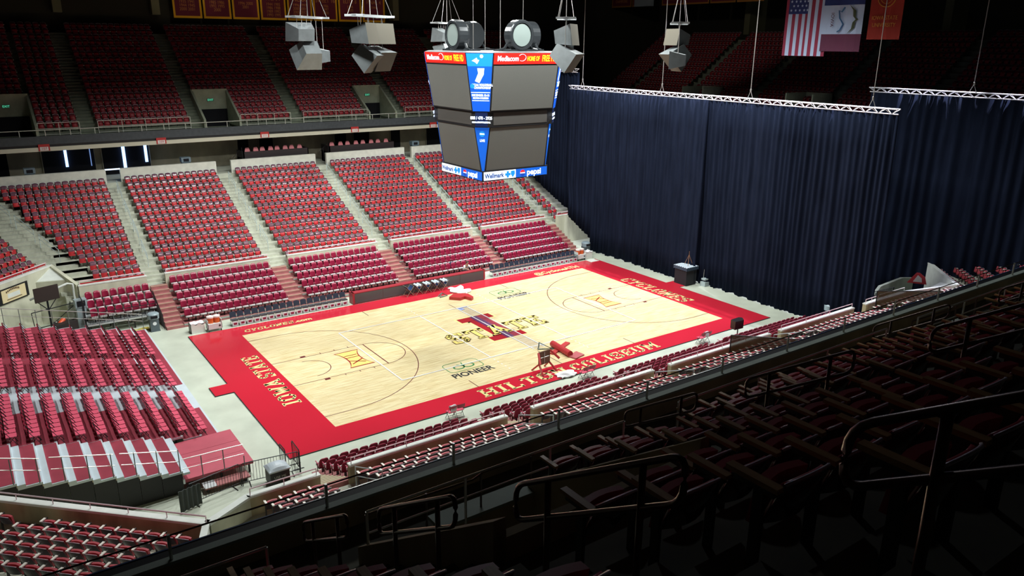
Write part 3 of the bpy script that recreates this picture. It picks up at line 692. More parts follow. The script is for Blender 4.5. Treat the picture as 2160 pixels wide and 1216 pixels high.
t = thing('access_stair', 'low two-step access stair tucked under the rose deck', 'stairs')
MB().box(-21.2, -10.2, .2, -19.3, -9.62, .26, 0).box(-21.2, -10.2, .26, -20.7, -9.62, .27, 1).build('tread', [step_m, alu], t); MB().box(-21.1, -10.1, 0, -21.02, -9.7, .2).build('leg', black, t); MB().box(-19.5, -10.1, 0, -19.42, -9.7, .2).build('leg', black, t)
def deck_rail(pts, label, posts, zt=1.05, zl=.55, m=steel):
    t = thing('guard_rail', label, 'railing')
    P = [Vector(p) for p in pts]
    MB().path([p + Vector((0, 0, zt)) for p in P], .022, 6).build('top_rail', m, t)
    MB().path([p + Vector((0, 0, zl)) for p in P], .018, 6).build('lower_rail', m, t)
    for p in posts: MB().tube(p, Vector(p) + Vector((0, 0, zt)), .022, 6).build('post', mat('rail_post', (.16, .2, .2), .5, .4), t)
def rr(k0, k1, y): return [(PX(k) - .1, y, PZ(k)) for k in range(k0, k1 + 1)]
deck_rail([(PX(0) + .05, -9.63, .55)] + [(PX(3), -9.63, .62)], 'steel guard rail along the near edge of the rose deck', [(PX(0) + .05, -9.63, .0), (-20.2, -9.63, .55), (-21.1, -9.63, .55)], 1.0, .55)
deck_rail([(PX(3) - .1, -9.63, PZ(3) - .05), (PX(5) - .6, -9.63, PZ(5) + .1)], 'steel guard rail on the near edge of the fourth to sixth risers', rr(3, 5, -9.63))
deck_rail([(PX(6) - .0, -9.63, PZ(6) - .05), (PX(8) - .5, -9.63, PZ(8) + .1)], 'steel guard rail on the near edge of the seventh to ninth risers', rr(6, 8, -9.63))
deck_rail([(PX(9) - .0, -9.63, PZ(9) - .05), (PX(11), -9.63, PZ(11) + .1)], 'steel guard rail on the near edge of the last risers', rr(9, 10, -9.63))
deck_rail([(PX(0) - .1, 11.25, PZ(0)), (PX(10) - .6, 11.25, PZ(10) + .15)], 'thin steel guard rail across the far ends of the risers', [(PX(k) - .1, 11.25, PZ(k)) for k in range(11)], 1.0, .55)
def folding(open_=True):
    b = MB().slab(lambda u, v: ((u - .5) * .42, .235 + .05 * v - .03 * math.sin(math.pi * u) * -1, .60 + .22 * v), (0, .02, 0), 4, 1)
    s = MB().slab(lambda u, v: ((u - .5) * .40, -.19 + .39 * v, .445 - .02 * (1 - v)), (0, 0, -.035), 2, 2)
    f = MB().path([(-.215, .29, .83), (-.215, -.20, .0)], .013, 5).path([(.215, .29, .83), (.215, -.20, .0)], .013, 5).tube((-.215, -.16, .06), (.215, -.16, .06), .009, 5).tube((-.215, .28, .80), (.215, .28, .80), .011, 5)
    g = MB().path([(-.19, -.12, .43), (-.19, .24, .0)], .013, 5).path([(.19, -.12, .43), (.19, .24, .0)], .013, 5).tube((-.19, .2, .05), (.19, .2, .05), .009, 5).tube((-.19, .05, .22), (.19, .05, .22), .008, 5)
    return {'backrest': b.mesh('backrest', fc_red2), 'seat': s.mesh('seat', fc_red), 'front_leg_frame': f.mesh('front_leg_frame', blackm), 'rear_leg_frame': g.mesh('rear_leg_frame', blackm)}
FC = folding()
go = spawner('folding_chair', FC, 'chair'); cnt = 0
for k in range(11):
    for bi, (ya, yb, n) in enumerate(((9.75, 5.2, 8), (4.3, .0, 8), (-.85, -5.9, 11))):
        for j in range(n):
            y = ya + (yb - ya) * (j + .5) / n; x = PX(k) - .72 + random.uniform(-.015, .015); z = PZ(k) + .012
            u, v, d = view((x, y, z + .4))
            if u < -20: continue
            go((x, y, z), R(90) + random.uniform(-.02, .02), 'rose folding chair, %s riser back, %s in %s block from far rail' % (od(k + 1), od(j + 1), od(bi + 1)), 'rose folding chairs on the risers'); cnt += 1
pairs = [(-8.85, -10.0, 'beside the draped towel at the riser-end'), (-.05, -9.95, 'beside the white bundle mid sideline'), (9.7, -9.95, 'near the curtain-end corner')]
for i, (x, y, w) in enumerate(pairs):
    for j in (0, 1):
        go((x - .24 + .48 * j, y, 0), R(180 - 5 * j), 'rose folding chair %s, %s of the pair' % (w, od(j + 1)), 'folding chair pairs on the near sideline')
def towel(name, label, loc, rz, pts_drop):
    t = MB(); t.slab(lambda u, v: ((u - .5) * .34 + .02 * math.sin(9 * v), (-.03 - .10 * math.cos(math.pi * min(1, v * 1.2))), .86 - pts_drop * abs(v - .35) + .01 * math.sin(7 * u)), (0, .012, 0), 8, 10)
    o = t.build(name, mat('towel_white', (.85, .85, .88), .9)); o.location = loc; o.rotation_euler = (0, 0, rz); return tag(o, label, 'towel')
towel('towel', 'white towel draped over a folding chair in front of the maroon near seats', (-9.09, -10.24, .0), R(180), .5)
towel('towel', 'white towel draped over the folding chair near the curtain-end corner', (9.7, -10.22, .0), R(180), .55)
mb = MB(); mb.slab(lambda u, v: ((u - .5) * 1.3 * (1 - .3 * abs(v - .5)) + .05 * math.sin(12 * v), (v - .5) * .7 + .05 * math.sin(8 * u), .08 + .16 * math.sin(math.pi * u) * math.sin(math.pi * v) + .03 * math.sin(14 * u + 9 * v)), (0, 0, -.06), 16, 12)
o = mb.build('cloth_bundle', MT['towel_white']); o.location = (-.85, -9.1, .05); tag(o, 'white crumpled cloth bundle on the red border beside two folding chairs', 'cloth')
# ================================================================== near balcony (the photographer's side)
NY = lambda k: -31.85 - .88 * k
NZ = lambda k: 10.95 + .552 * k
NA = [-32.4, -24.0, -17.6, -9.1, -.7, 7.7, 16.1, 24.5]        # aisle centre lines
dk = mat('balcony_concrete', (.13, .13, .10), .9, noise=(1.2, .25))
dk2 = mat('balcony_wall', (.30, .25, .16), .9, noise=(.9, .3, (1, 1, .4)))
curb = mat('curb_concrete', (.26, .31, .28), .8, noise=(2, .1))
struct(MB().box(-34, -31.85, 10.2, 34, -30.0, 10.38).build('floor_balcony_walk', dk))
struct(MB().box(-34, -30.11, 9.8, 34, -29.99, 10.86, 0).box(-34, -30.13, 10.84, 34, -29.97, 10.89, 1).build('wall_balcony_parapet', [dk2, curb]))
struct(MB().box(-34, -29.96, 9.4, 34, -29.70, 10.83, 0).box(-34, -29.70, 10.77, 34, -29.67, 10.84, 1).build('trim_balcony_fascia', [fascia_b, mat('fascia_edge_highlight', (.05, .09, .2), .25)]))  # thin blue strip paints a highlight along the fascia's top edge
def slab_rows(k0, k1, x0, x1, name):
    p = [(NY(k0), NZ(k0) - .8), (NY(k0), NZ(k0))]
    for k in range(k0, k1):
        if k > k0: p.append((NY(k), NZ(k)))
        p.append((NY(k + 1), NZ(k)))
    p += [(NY(k1), NZ(k1 - 1) - .6), (NY(k0), NZ(k0) - .6)]
    return struct(MB().extr(p, x0, x1).build(name, dk))
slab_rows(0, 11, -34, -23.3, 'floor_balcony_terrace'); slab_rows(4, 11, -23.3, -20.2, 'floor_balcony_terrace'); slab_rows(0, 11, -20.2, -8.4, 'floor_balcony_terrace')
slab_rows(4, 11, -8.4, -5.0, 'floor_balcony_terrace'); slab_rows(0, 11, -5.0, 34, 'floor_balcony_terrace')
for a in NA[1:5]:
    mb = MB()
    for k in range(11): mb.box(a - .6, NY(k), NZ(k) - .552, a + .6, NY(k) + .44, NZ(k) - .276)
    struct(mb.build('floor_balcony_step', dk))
bp = []
for si in range(len(NA) - 1):
    xa, xb = NA[si] + .68, NA[si + 1] - .68
    for k in range(10):
        n = int((xb - xa) / .56)
        for i in range(n):
            x = xa + (xb - xa) * (i + .5) / n
            if k < 5 and (-23.5 < x < -19.9 or -8.6 < x < -4.7): continue
            bp.append((x, NY(k) - .02, NZ(k), math.pi, 'maroon balcony chair, wooden armrest, %s row up, %s along, %s upper block from riser end' % (od(k + 1), od(i + 1), od(si + 1))))
vb = [p for p in bp if (Vector((p[0], p[1])) - Vector((CAM.x, CAM.y))).length > 2.0]
restn = individual('balcony_chair', BAL, 'chair', vb, 'dark maroon balcony seats with wooden armrests', 300)
# loop handrails in the near aisles
for ai, a in enumerate(NA[1:5]):
    for j in range(4):
        y0 = -31.2 - 2.68 * j; y1 = y0 - 1.72; zf = lambda y: 10.95 + .627 * (-31.85 - y)
        t = thing('loop_handrail', 'rounded bronze loop handrail, %s up, balcony aisle %s from the riser end' % (od(j + 1), od(ai + 1)), 'handrail', (a, y0, zf(y0)))
        dy, dz = y1 - y0, zf(y1) - zf(y0); r = .13; P = []
        c = [(0, .66), (0, .99), (dy, dz + .99), (dy, dz + .66)]
        def rnd(i):
            p, q, s_ = Vector(c[i - 1]), Vector(c[i]), Vector(c[(i + 1) % 4]); a_ = (p - q).normalized() * r; b_ = (s_ - q).normalized() * r
            return [q + a_ * (1 - t_) ** 2 + b_ * t_ ** 2 for t_ in (0, .25, .5, .75, 1)]
        for i in range(4): P += rnd(i)
        MB().path([(0, p.x, p.y) for p in P], .024, 8, closed=True).build('loop', rail_bz, t, smooth=True)
        mb = MB()
        for f in (.24, .80): mb.tube((0, dy * f, dz * f - .25), (0, dy * f, dz * f + .98), .026, 8)
        m_ = mb; 
        for f in (.24, .80): MB().tube((0, dy * f, dz * f - .3), (0, dy * f, dz * f + .98), .026, 8).build('post', rail_bz, t, smooth=True)
# front rails of the balcony blocks
for si in range(len(NA) - 1):
    xa, xb = NA[si] + .7, NA[si + 1] - .7
    if xb < -24.5 or si == 0: xa, xb = -31.5, -24.75
    t = thing('balcony_rail', 'two bar steel rail before the %s balcony block from the riser end' % od(si + 1), 'railing', ((xa + xb) / 2, -31.9, 10.95))
    h = (xb - xa) / 2
    MB().tube((-h, 0, .88), (h, 0, .88), .02, 6).build('top_rail', steel, t); MB().tube((-h, 0, .52), (h, 0, .52), .016, 6).build('lower_rail', steel, t)
    for j in range(4): x = -h + 2 * h * j / 3; MB().tube((x, 0, 0), (x, 0, .88), .022, 6).build('post', steel, t)
t = thing('parapet_rail', 'long pipe rail on posts along the pale balcony curb', 'railing', (0, -30.05, 10.89))
MB().tube((-34, 0, .40), (34, 0, .40), .016, 6).build('top_rail', rail_bz, t)
for j in range(28): x = -33 + 2.45 * j; MB().tube((x, 0, 0), (x, 0, .42), .028, 6).build('post', steel, t)
# vomitory beside the second aisle
for vx0, vx1, i in ((-23.3, -20.2, 1), (-8.4, -5.0, 2)):
    mb = MB().box(vx0 + 1.2, -31.85, 10.3, vx1, -31.7, 11.05, 0).box(vx0 + 1.2, -31.9, 11.03, vx1 + .04, -31.5, 11.09, 1)
    for x in (vx0, vx1):
        vs = [(x + d_, y, z) for d_ in (-.08, .08) for y, z in ((-31.7, 9.9), (-35.3, 9.9), (-35.3, NZ(3) + 1.0), (-31.7, 11.15))]
        mb.add(vs, [(0, 1, 2, 3), (7, 6, 5, 4), (3, 2, 6, 7), (0, 3, 7, 4), (1, 5, 6, 2)], 0); 
    mb.box(vx0, -35.42, 9.9, vx1, -35.3, NZ(4) + .3, 0); struct(mb.build('wall_vomitory', [dk2, curb]))
    struct(MB().box(vx0, -35.3, 9.8, vx1, -31.8, 9.9).build('floor_vomitory', mat('vomitory_floor', (.45, .5, .45), .8)))
    t = thing('vomitory_rail', 'dark pipe rail over the %s balcony stair opening' % od(i), 'railing', (vx0, -31.75, 11.08))
    MB().path([(.05, 0, .6), (1.9, 0, .55), (2.1, 0, .62), (vx1 - vx0, 0, .62)], .018, 6).build('top_rail', rail_bz, t)
    for j in range(4): x = .05 + (vx1 - vx0 - .1) * j / 3; MB().tube((x, 0, 0), (x, 0, .6), .018, 6).build('post', rail_bz, t)
# ================================================================== far concourse
struct(MB().box(-30, 33, 7.2, 30, 33.2, 10.6).build('wall_far_concourse', conc_beige))
for i, (a, b) in enumerate(XA):
    x0 = -30 if i == 0 else a - .05; x1 = b + .1
    struct(MB().box(x0, 28.3, 7.3, x1, 28.62, 8.42, 0).build('wall_far_row_back', mat('pale_panel', (.70, .70, .62), .8, noise=(2.5, .1))))
for i, (a, b) in enumerate(((-26, -24.4), (-22.0, -18.2), (-17.6, -13.9), (-6.3, -5.3), (-4.3, -3.0), (3.2, 4.4), (5.2, 6.9), (9.3, 10.4), (13.5, 16))):
    o = MB().box(a, 32.85, 7.35, b, 32.99, 10.05, 0).box(a - .06, 32.8, 7.35, a, 33, 10.1, 1).box(b, 32.8, 7.35, b + .06, 33, 10.1, 1).build('door_%d' % (i + 1), [void, conc_beige]); struct(o)
for i, (x, h, w) in enumerate(((-20.3, 1.75, .10), (-18.5, 1.8, .03), (-15.95, 2.6, .12), (-14.2, 1.8, .11))):
    o = MB().box(x - w, 32.7, 10.0 - h, x + w, 32.8, 10.05).build('window_light_slit', mat('daylight_slit%d' % (i != 1), (.1, .2, .6), .4, em=(.30, .50, 1.0), es=(.5, 3.2)[i != 1]))
    tag(o, 'bright blue-white slit of daylight in the concourse doors, %s from the riser end' % od(i + 1), 'window')
o = MB().box(-18.14, 28.4, 8.34, -17.04, 28.5, 8.43).build('light_bar', mat('bar_glow', (.6, .7, 1), .4, em=(.6, .75, 1), es=2.5)); tag(o, 'glowing white bar across the top of the second far aisle', 'light')
for i, x in enumerate((-23.25, -11.85, 10.0)):
    t = thing('waste_bin', 'grey waste bin with hooded lid on the far concourse, %s from the riser end' % od(i + 1), 'bin', (x, 29.0, 7.33), 0, None)
    MB().box(-.33, -.25, 0, .33, .25, 1.15).build('body', mat('bin_grey', (.07, .10, .13), .5), t); MB().box(-.38, -.3, 1.15, .38, .3, 1.55).box(-.22, -.31, 1.2, .22, -.3, 1.45, 1).build('lid', [mat('bin_lid', (.16, .22, .26), .4), void], t)
    MB().lathe([(.0, 0), (.17, 0), (.17, .015), (0, .015)], 14, 0, T((0, -.255, .85)) @ Matrix.Rotation(R(90), 4, 'X')).build('emblem', white, t)
for i, (a, b) in enumerate(((-6.9, -.95), (1.1, 7.9))):
    t = thing('suite_box', 'black fronted suite box with pink chairs, %s from the riser end' % od(i + 1), 'suite', ((a + b) / 2, 29.3, 7.33))
    h = (b - a) / 2; MB().box(-h, -.15, 0, h, -.05, 1.6).box(-h, -.15, 0, -h + .08, 1.9, 1.6).box(h - .08, -.15, 0, h, 1.9, 1.6).box(-h, 0, 0, h, 1.9, 1.0).build('box_front', mat('suite_black', (.02, .012, .014), .6), t)
    MB().path([(-h - 1.0, -.1, 1.1), (-h - .1, -.1, 2.0), (-h - .1, -.1, 0)], .025, 5).path([(-h - .6, -.1, .2), (-h - .6, -.1, 1.45)], .02, 5).build('stair_rail', blackm, t)
    for j in range(8):
        c = thing('suite_chair', 'pink round-backed chair, %s along in the %s suite box' % (od(j + 1), od(i + 1)), 'chair', ((a + b) / 2 - h + .6 + (2 * h - 1.2) * j / 7 + .08 * (j % 2), 29.75, 8.33), 0, 'pink chairs in the suite boxes')
        MB().slab(lambda u, v: ((u - .5) * .5 * (1 - .45 * v * v), .2 + .05 * v, .35 + .5 * v), (0, .07, 0), 4, 4).build('backrest', mat('suite_pink', (.60, .20, .22), .6), c); MB().box(-.24, -.2, .35, .24, .2, .45).box(-.03, -.03, 0, .03, .03, .35).build('seat', MT['suite_pink'], c)
# ================================================================== far balcony
BYk = lambda k: 29.25 + .69 * k
BZk = lambda k: 11.42 + .465 * k
up = mat('upper_concrete', (.20, .23, .17), .9, noise=(1.5, .2))
def upper(name, X0, X1, M=None, NK=17, k0=0):
    p = [(28.7, 10.9), (28.7, 11.2), (29.25, 11.2)] if k0 == 0 else [(BYk(k0) - .1, 10.9)]
    for k in range(k0, NK): p += [(BYk(k), BZk(k)), (BYk(k + 1), BZk(k))]
    p += [(BYk(NK), 10.9)]
    mb = MB().extr(p, X0, X1)
    if M: mb.v = [tuple(M @ Vector(v)) for v in mb.v]
    return struct(mb.build(name, up))
xs_ = [-34, -25.4, -22.3, -9.95, -7.0, 5.2, 8.0, 30]
for i in range(7): upper('floor_upper_terrace', xs_[i], xs_[i + 1], k0=5 * (i % 2))
struct(MB().box(-36, 28.5, 10.62, 30, 28.72, 11.25, 0).box(-36, 28.55, 10.45, 30, 28.9, 10.62, 1).box(-36, 28.42, 10.13, 30, 28.75, 10.44, 2).box(-36, 28.75, 10.2, 30, 33, 10.45, 1).build('trim_far_fascia', [fascia, black, mat('fascia_beige', (.66, .63, .50), .7)]))
BA = [(-25.4, -22.3, 1), (-19.3, -18.2, 0), (-11.0, -9.95, 0), (-9.95, -7.0, 1), (-2.35, -1.25, 0), (5.2, 8.0, 1), (8.0, 9.1, 0), (16.6, 17.7, 0)]
mb = MB()
for a, b, v in BA:
    if not v:
        for k in range(17): mb.box(a, BYk(k) - .34, BZk(k) - .465, b, BYk(k), BZk(k) - .23)
struct(mb.build('floor_upper_step', up))
vomw = mat('vomitory_concrete', (.36, .40, .30), .9, noise=(2, .12))
for i, (a, b, v) in enumerate([q for q in BA if q[2]]):
    mb = MB()
    for x in (a, b):
        vs = [(x + d_, y, z) for d_ in (-.09, .09) for y, z in ((28.75, 11.2), (32.4, 11.2), (32.4, BZk(4) + .95), (28.75, 11.9))]
        mb.add(vs, [(0, 1, 2, 3), (7, 6, 5, 4), (3, 2, 6, 7), (0, 3, 7, 4), (1, 5, 6, 2)], 0)
    mb.box(a, 32.2, 10.9, b, 32.4, BZk(4) + .95, 0).box(a + .09, 28.7, 10.9, b - .09, 32.25, 11.0, 0).box(a + .12, 32.1, 11.0, b - .12, 32.19, 12.5, 1)
    struct(mb.build('wall_upper_vomitory', [vomw, void]))
    t = thing('exit_sign', 'small green lit EXIT sign in the far upper stair opening, %s from the riser end' % od(i + 1), 'sign', ((a + b) / 2, 32.12, 13.3))
    MB().box(-.28, 0, -.12, .28, .08, .12).build('housing', mat('exit_box', (.1, .3, .2), .5), t)
    put_text('EXIT', .24, mat('exit_glow', (.1, .8, .5), .5, em=(.15, .9, .55), es=.6), T((0, -.01, 0)) @ Matrix.Rotation(R(90), 4, 'X'), t)
upl = []
for bi, (a, b) in enumerate(((-34, -25.5), (-22.2, -19.35), (-18.1, -11.05), (-9.9, -2.4), (-1.2, 7.95), (9.15, 16.55), (17.75, 29))):
    for k in range(17):
        n = int((b - a) / .49)
        for i in range(n):
            x = a + (b - a) * (i + .5) / n
            if k < 5 and any(v and p - .1 < x < q + .1 for p, q, v in BA): continue
            if bi == 1 and k >= 5: pass
            upl.append((x, BYk(k) - .02, BZk(k), 0))
    if bi == 0: pass
for k in range(5, 17):
    for i in range(6): upl.append((-25.3 + i * .5, BYk(k) - .02, BZk(k), 0))
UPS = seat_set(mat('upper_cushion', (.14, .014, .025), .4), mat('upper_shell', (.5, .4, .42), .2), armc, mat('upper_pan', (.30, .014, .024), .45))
# end balcony beyond the curtain and the corner between them
ME = T((65.5, 0, 0)) @ Matrix.Rotation(R(-90), 4, 'Z') @ T((0, 0, 0))
def endp(X, Y): v = T((8.5, 0, 0)) @ Matrix.Rotation(R(-90), 4, 'Z') @ Vector((X, Y, 0)); return v.x, v.y
M2 = T((8.5, 0, 0)) @ Matrix.Rotation(R(-90), 4, 'Z')
upper('floor_end_terrace', -34, 40, M2)
struct(MB().box(37, -40, 10, 37.2, 34, 11.3).build('trim_end_fascia', fascia))
for X0, X1 in ((-34, -30), (-29, -21.5), (-20.2, -12.5), (-11.2, -3.6), (-2.3, 5.2), (6.5, 14.1), (15.4, 23), (24.3, 33)):
    for k in range(17):
        n = int((X1 - X0) / .5)
        for i in range(n):
            x, y = endp(X0 + (X1 - X0) * (i + .5) / n, BYk(k)); upl.append((x, y, BZk(k), R(-90)))
for (x, y, w) in ((37.3, 17.6, 1.5), (37.3, 4.5, 1.5)):
    struct(MB().box(x, y - w, 11.2, x + 3.2, y - w + .15, 14, 0).box(x, y + w - .15, 11.2, x + 3.2, y + w, 14, 0).box(x + 3, y - w, 11.2, x + 3.2, y + w, 14, 0).build('wall_end_vomitory', vomw))
struct(MB().prism([(30, 28.7), (37.2, 26), (50, 38), (44, 46), (30, 42)], 11.0, 11.6).build('floor_corner_upper', up))
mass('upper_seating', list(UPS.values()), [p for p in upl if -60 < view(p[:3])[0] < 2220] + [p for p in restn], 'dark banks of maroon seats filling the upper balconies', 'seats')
# rails of the far balcony
t = thing('balcony_rail', 'long pale rail on posts along the front of the far upper balcony', 'railing', (0, 28.62, 11.25))
MB().tube((-34, 0, .45), (30, 0, .45), .03, 6).build('top_rail', steel_w, t)
mb = MB()
for j in range(38): x = -33.7 + 1.7 * j; mb.tube((x, 0, 0), (x, 0, .45), .028, 5)
mb.build('post', steel_w, t)
for i, (a, b) in enumerate(((-22.2, -19.35), (-18.05, -11.05), (-6.85, -2.4), (-1.2, 5.1), (9.15, 16.5))):
    t = thing('block_rail', 'pale three bar rail before the %s far upper seating block' % od(i + 1), 'railing', ((a + b) / 2, 29.1, 11.2)); h = (b - a) / 2
    mb = MB().tube((-h, 0, .98), (h, 0, .98), .028, 5).tube((-h, 0, .55), (h, 0, .55), .022, 5).tube((-h, 0, .1), (h, 0, .1), .022, 5); n = max(2, round(h * 2 / 1.6))
    for j in range(n + 1): x = -h + 2 * h * j / n; mb.tube((x, 0, 0), (x, 0, .98), .024, 5)
    mb.build('rail', steel_w, t)
for i, x in enumerate((-22.05, -13.67, -5.12, 3.43, 11.86)):
    t = thing('section_sign', 'small red and white section number sign on the far fascia, %s from the riser end' % od(i + 1), 'sign', (x, 28.38, 10.35))
    MB().box(-.38, 0, -.18, .38, .05, .32).build('board', mat('sign_red', (.5, .03, .03), .5), t); MB().box(-.28, -.012, -.16, .28, 0, .12).build('panel', mat('sign_white', (.8, .74, .72), .6), t)
    put_text(str(107 + 2 * i), .26, MT['sign_red'], T((0, -.02, -.02)) @ Matrix.Rotation(R(90), 4, 'X'), t)
# ================================================================== shell of the hall
wallm = mat('hall_wall', (.035, .034, .022), .95)
struct(MB().box(-50, 42.2, 0, 60, 42.6, 29).build('wall_far', wallm)); struct(MB().box(56, -48, 0, 56.4, 42.6, 29).build('wall_curtain_end', wallm))
struct(MB().box(-50, -48, 0, -49.6, 42.6, 29).build('wall_riser_end', wallm)); struct(MB().box(-50, -48, 0, 60, -47.6, 29).build('wall_near', wallm))
struct(MB().box(-50, -48, 28.6, 60, 42.6, 29).build('ceiling', mat('roof_dark', (.01, .01, .012), .95)))
for i, x in enumerate((-18.3, -10.2, -1.9, 6.4, 14.7)):
    struct(MB().box(x - .35, 41.2, 20.6, x + .35, 42.2, 28.6).build('wall_pilaster', mat('pilaster', (.20, .20, .11), .9)))
for i, y in enumerate((24, 12, 0, -12)):
    struct(MB().box(53, y - .4, 19.5, 56, y + .4, 28.6).build('wall_end_pilaster', MT['pilaster']))
# ================================================================== banners and flags
bm = mat('banner_maroon', (.16, .012, .03), .8); bgd = mat('banner_gold', (.9, .48, .01), .8)
NAMES = ['BIG 12', 'BIG 12', 'BIG 12', 'NCAA', 'NCAA', 'SWEET 16', 'ELITE 8', 'FINAL 4']
YR = [['1935 1941', '1944 1945', '2000 2001'], ['1985 1986', '1992 1995', '2000'], ['1996 2000', '2001'], ['1944 1985', '1986 1988', '1989 1992', '1993 1995'], ['1996 1997', '2000 2001', '2005 2012', '2013 2014'], ['1986', '1997', '2000'], ['1944', '2000'], ['1944']]
for i in range(8):
    x = -7.45 + i * 2.76; t = thing('championship_banner', 'gold edged maroon banner with gold years, %s from the riser end on the far wall' % od(i + 1), 'banner', (x, 40.9, 22.45), 0, 'championship banners on the far wall')
    MB().box(-1.3, -.02, -2.1, 1.3, .02, 2.1).build('cloth', bgd, t); MB().box(-1.12, -.035, -1.9, 1.12, .035, 1.95).build('field', bm, t)
    if i < 8:
        put_text(NAMES[i], .55, mat('banner_ink', (.60, .25, .06), .8), T((0, -.05, -.1)) @ Matrix.Rotation(R(90), 4, 'X'), t, sx=.9)
        for j, r_ in enumerate(YR[i]): put_text(r_, .40, MT['banner_ink'], T((0, -.05, -.62 - .34 * j)) @ Matrix.Rotation(R(90), 4, 'X'), t, sx=.85)
MYZ = Matrix.Rotation(R(-90), 4, 'Z') @ Matrix.Rotation(R(90), 4, 'X')
for i in range(8):
    y = 52.5 - i * 4.2 - (1.5 if i > 3 else 0); y = y * .93 - 1
    if y > 41: continue
    t = thing('championship_banner', 'thin gold edged maroon banner high beyond the curtain, %s from the far wall' % od(i + 1), 'banner', (47.2, y, 25.1), 0, 'banners high beyond the curtain')
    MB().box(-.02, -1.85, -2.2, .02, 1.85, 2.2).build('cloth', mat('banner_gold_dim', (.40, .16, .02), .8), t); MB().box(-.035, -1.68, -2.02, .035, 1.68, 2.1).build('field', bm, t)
    put_text('CHAMPIONS', .5, MT['banner_ink'], T((-.05, 0, -1.5)) @ MYZ, t, sx=.8)
struct(MB().box(46.8, 34.2, 22.9, 47.3, 37.2, 24.5).build('trim_duct', mat('duct_grey', (.35, .40, .42), .6)))
def fp(x, y, z): return (x, y, z)
# flags hang facing the riser end (their cloths lie in y and z)
t = thing('american_flag', 'american flag hung vertically high before the dark upper seats', 'flag', (24, -4.75, 0)); w = 1.72
wv = lambda y: .05 * math.sin(3.1 * y) + .03 * math.sin(7 * y)
def cloth(y0, y1, z0, z1, m, name, t, off=0.0, nu=8):
    return MB().slab(lambda u, v: (wv(y0 + (y1 - y0) * u) - off, y0 + (y1 - y0) * u, z0 + (z1 - z0) * v), (.02 + 2 * off, 0, 0), nu, 2).build(name, m, t)
fr, fw, fb = mat('flag_red', (.30, .03, .07), .8), mat('flag_white', (.50, .62, .85), .8), mat('flag_blue', (.02, .04, .18), .8)
cloth(-w, w, 17.55, 24.0, fr, 'cloth', t, 0, 16)
for j in range(6): y = w - (2 * j + 1.5) * 2 * w / 13; cloth(y - w / 13, y + w / 13, 17.56, 24.0, fw, 'stripe', t, .012, 2)
cloth(w - 7 * 2 * w / 13 - .0, w - .26, 20.45, 24.0, fb, 'canton', t, .024, 8)
mb = MB()
for a in range(9):
    for b in range(5):
        y = w - .45 - b * .34 - (.17 if a % 2 else 0); z = 20.7 + a * .3
        if z < 23 and b < (5 if a % 2 == 0 else 4): 
            P = [((.11 if q % 2 == 0 else .045) * math.sin(2 * math.pi * q / 10), (.11 if q % 2 == 0 else .045) * math.cos(2 * math.pi * q / 10)) for q in range(10)]
            mb.add([(wv(y) - .06, y + p[0], z + p[1]) for p in P], [tuple(range(10))])
mb.build('star', fw, t); MB().tube((0, -w, 24), (0, w, 24), .04).build('bar', blackm, t)
t = thing('iowa_flag', 'blue white and red flag with an eagle, hung sideways beside the american flag', 'flag', (24, -7.65, 0)); w = 1.48
cloth(-w, w, 17.9, 19.05, mat('flag_maroon', (.13, .03, .07), .8), 'red_band', t); cloth(-w, w, 19.05, 20.95, fw, 'white_band', t); cloth(-w, w, 20.95, 22.4, fb, 'blue_band', t)
MX = T((-.12, 0, 0)) @ MYZ @ Matrix.Rotation(R(-90), 4, 'Z')
me = textmesh('IOWA', .34, mat('flag_ink', (.1, .03, .05), .8), ext=.002); me.transform(T((0, .72, 20.0)) @ MX); part('lettering', me, t)
eag = MB(); P = [(-.95, -.25), (-.6, .05), (-.2, .1), (0, .3), (.2, .1), (.6, .05), (.95, -.25), (.55, .28), (.15, .3), (.0, .5), (-.15, .3), (-.55, .28)]
eag.add([(x_, y_, 0) for x_, y_ in P], [tuple(range(12))]); me = eag.mesh('eagle', mat('eagle_ink', (.06, .08, .04), .8)); me.transform(T((0, -.75, 20.0)) @ MX); part('eagle', me, t)
rb = MB().path([(-.8, .2, 0), (-.5, .02, 0), (-.6, -.2, 0), (-.1, -.1, 0), (.3, .2, 0), (.7, .0, 0), (.8, -.2, 0)], .05, 4); me = rb.mesh('ribbon', mat('ribbon_ink', (.05, .16, .35), .8)); me.transform(T((0, 0.05, 20.0)) @ MX); part('ribbon', me, t)
MB().tube((0, -w, 22.4), (0, w, 22.4), .04).build('bar', blackm, t)
t = thing('university_banner', 'red banner with a gold ring and IOWA STATE UNIVERSITY lettering', 'banner', (24, -10.75, 0)); w = 1.15
cloth(-w, w, 18.7, 22.6, mat('banner_red', (.30, .02, .01), .8), 'cloth', t)
for s_, z in (('IOWA STATE', 20.05), ('UNIVERSITY', 19.6)): put_text(s_, .36, mat('banner_ink2', (.50, .22, .03), .8), T((-.1, 0, z)) @ MYZ, t, sx=.85)
mb = MB(); mb.path([(0, .62 * math.cos(a_), .62 * math.sin(a_)) for a_ in [2 * math.pi * i / 28 for i in range(28)]], .035, 4, closed=True).path([(0, .42 * math.cos(a_), .42 * math.sin(a_)) for a_ in [2 * math.pi * i / 28 for i in range(28)]], .02, 4, closed=True)
o = mb.build('ring', MT['banner_ink2'], t); o.location = (-.09, 0, 21.35); MB().tube((0, -w, 22.6), (0, w, 22.6), .04).build('bar', blackm, t)
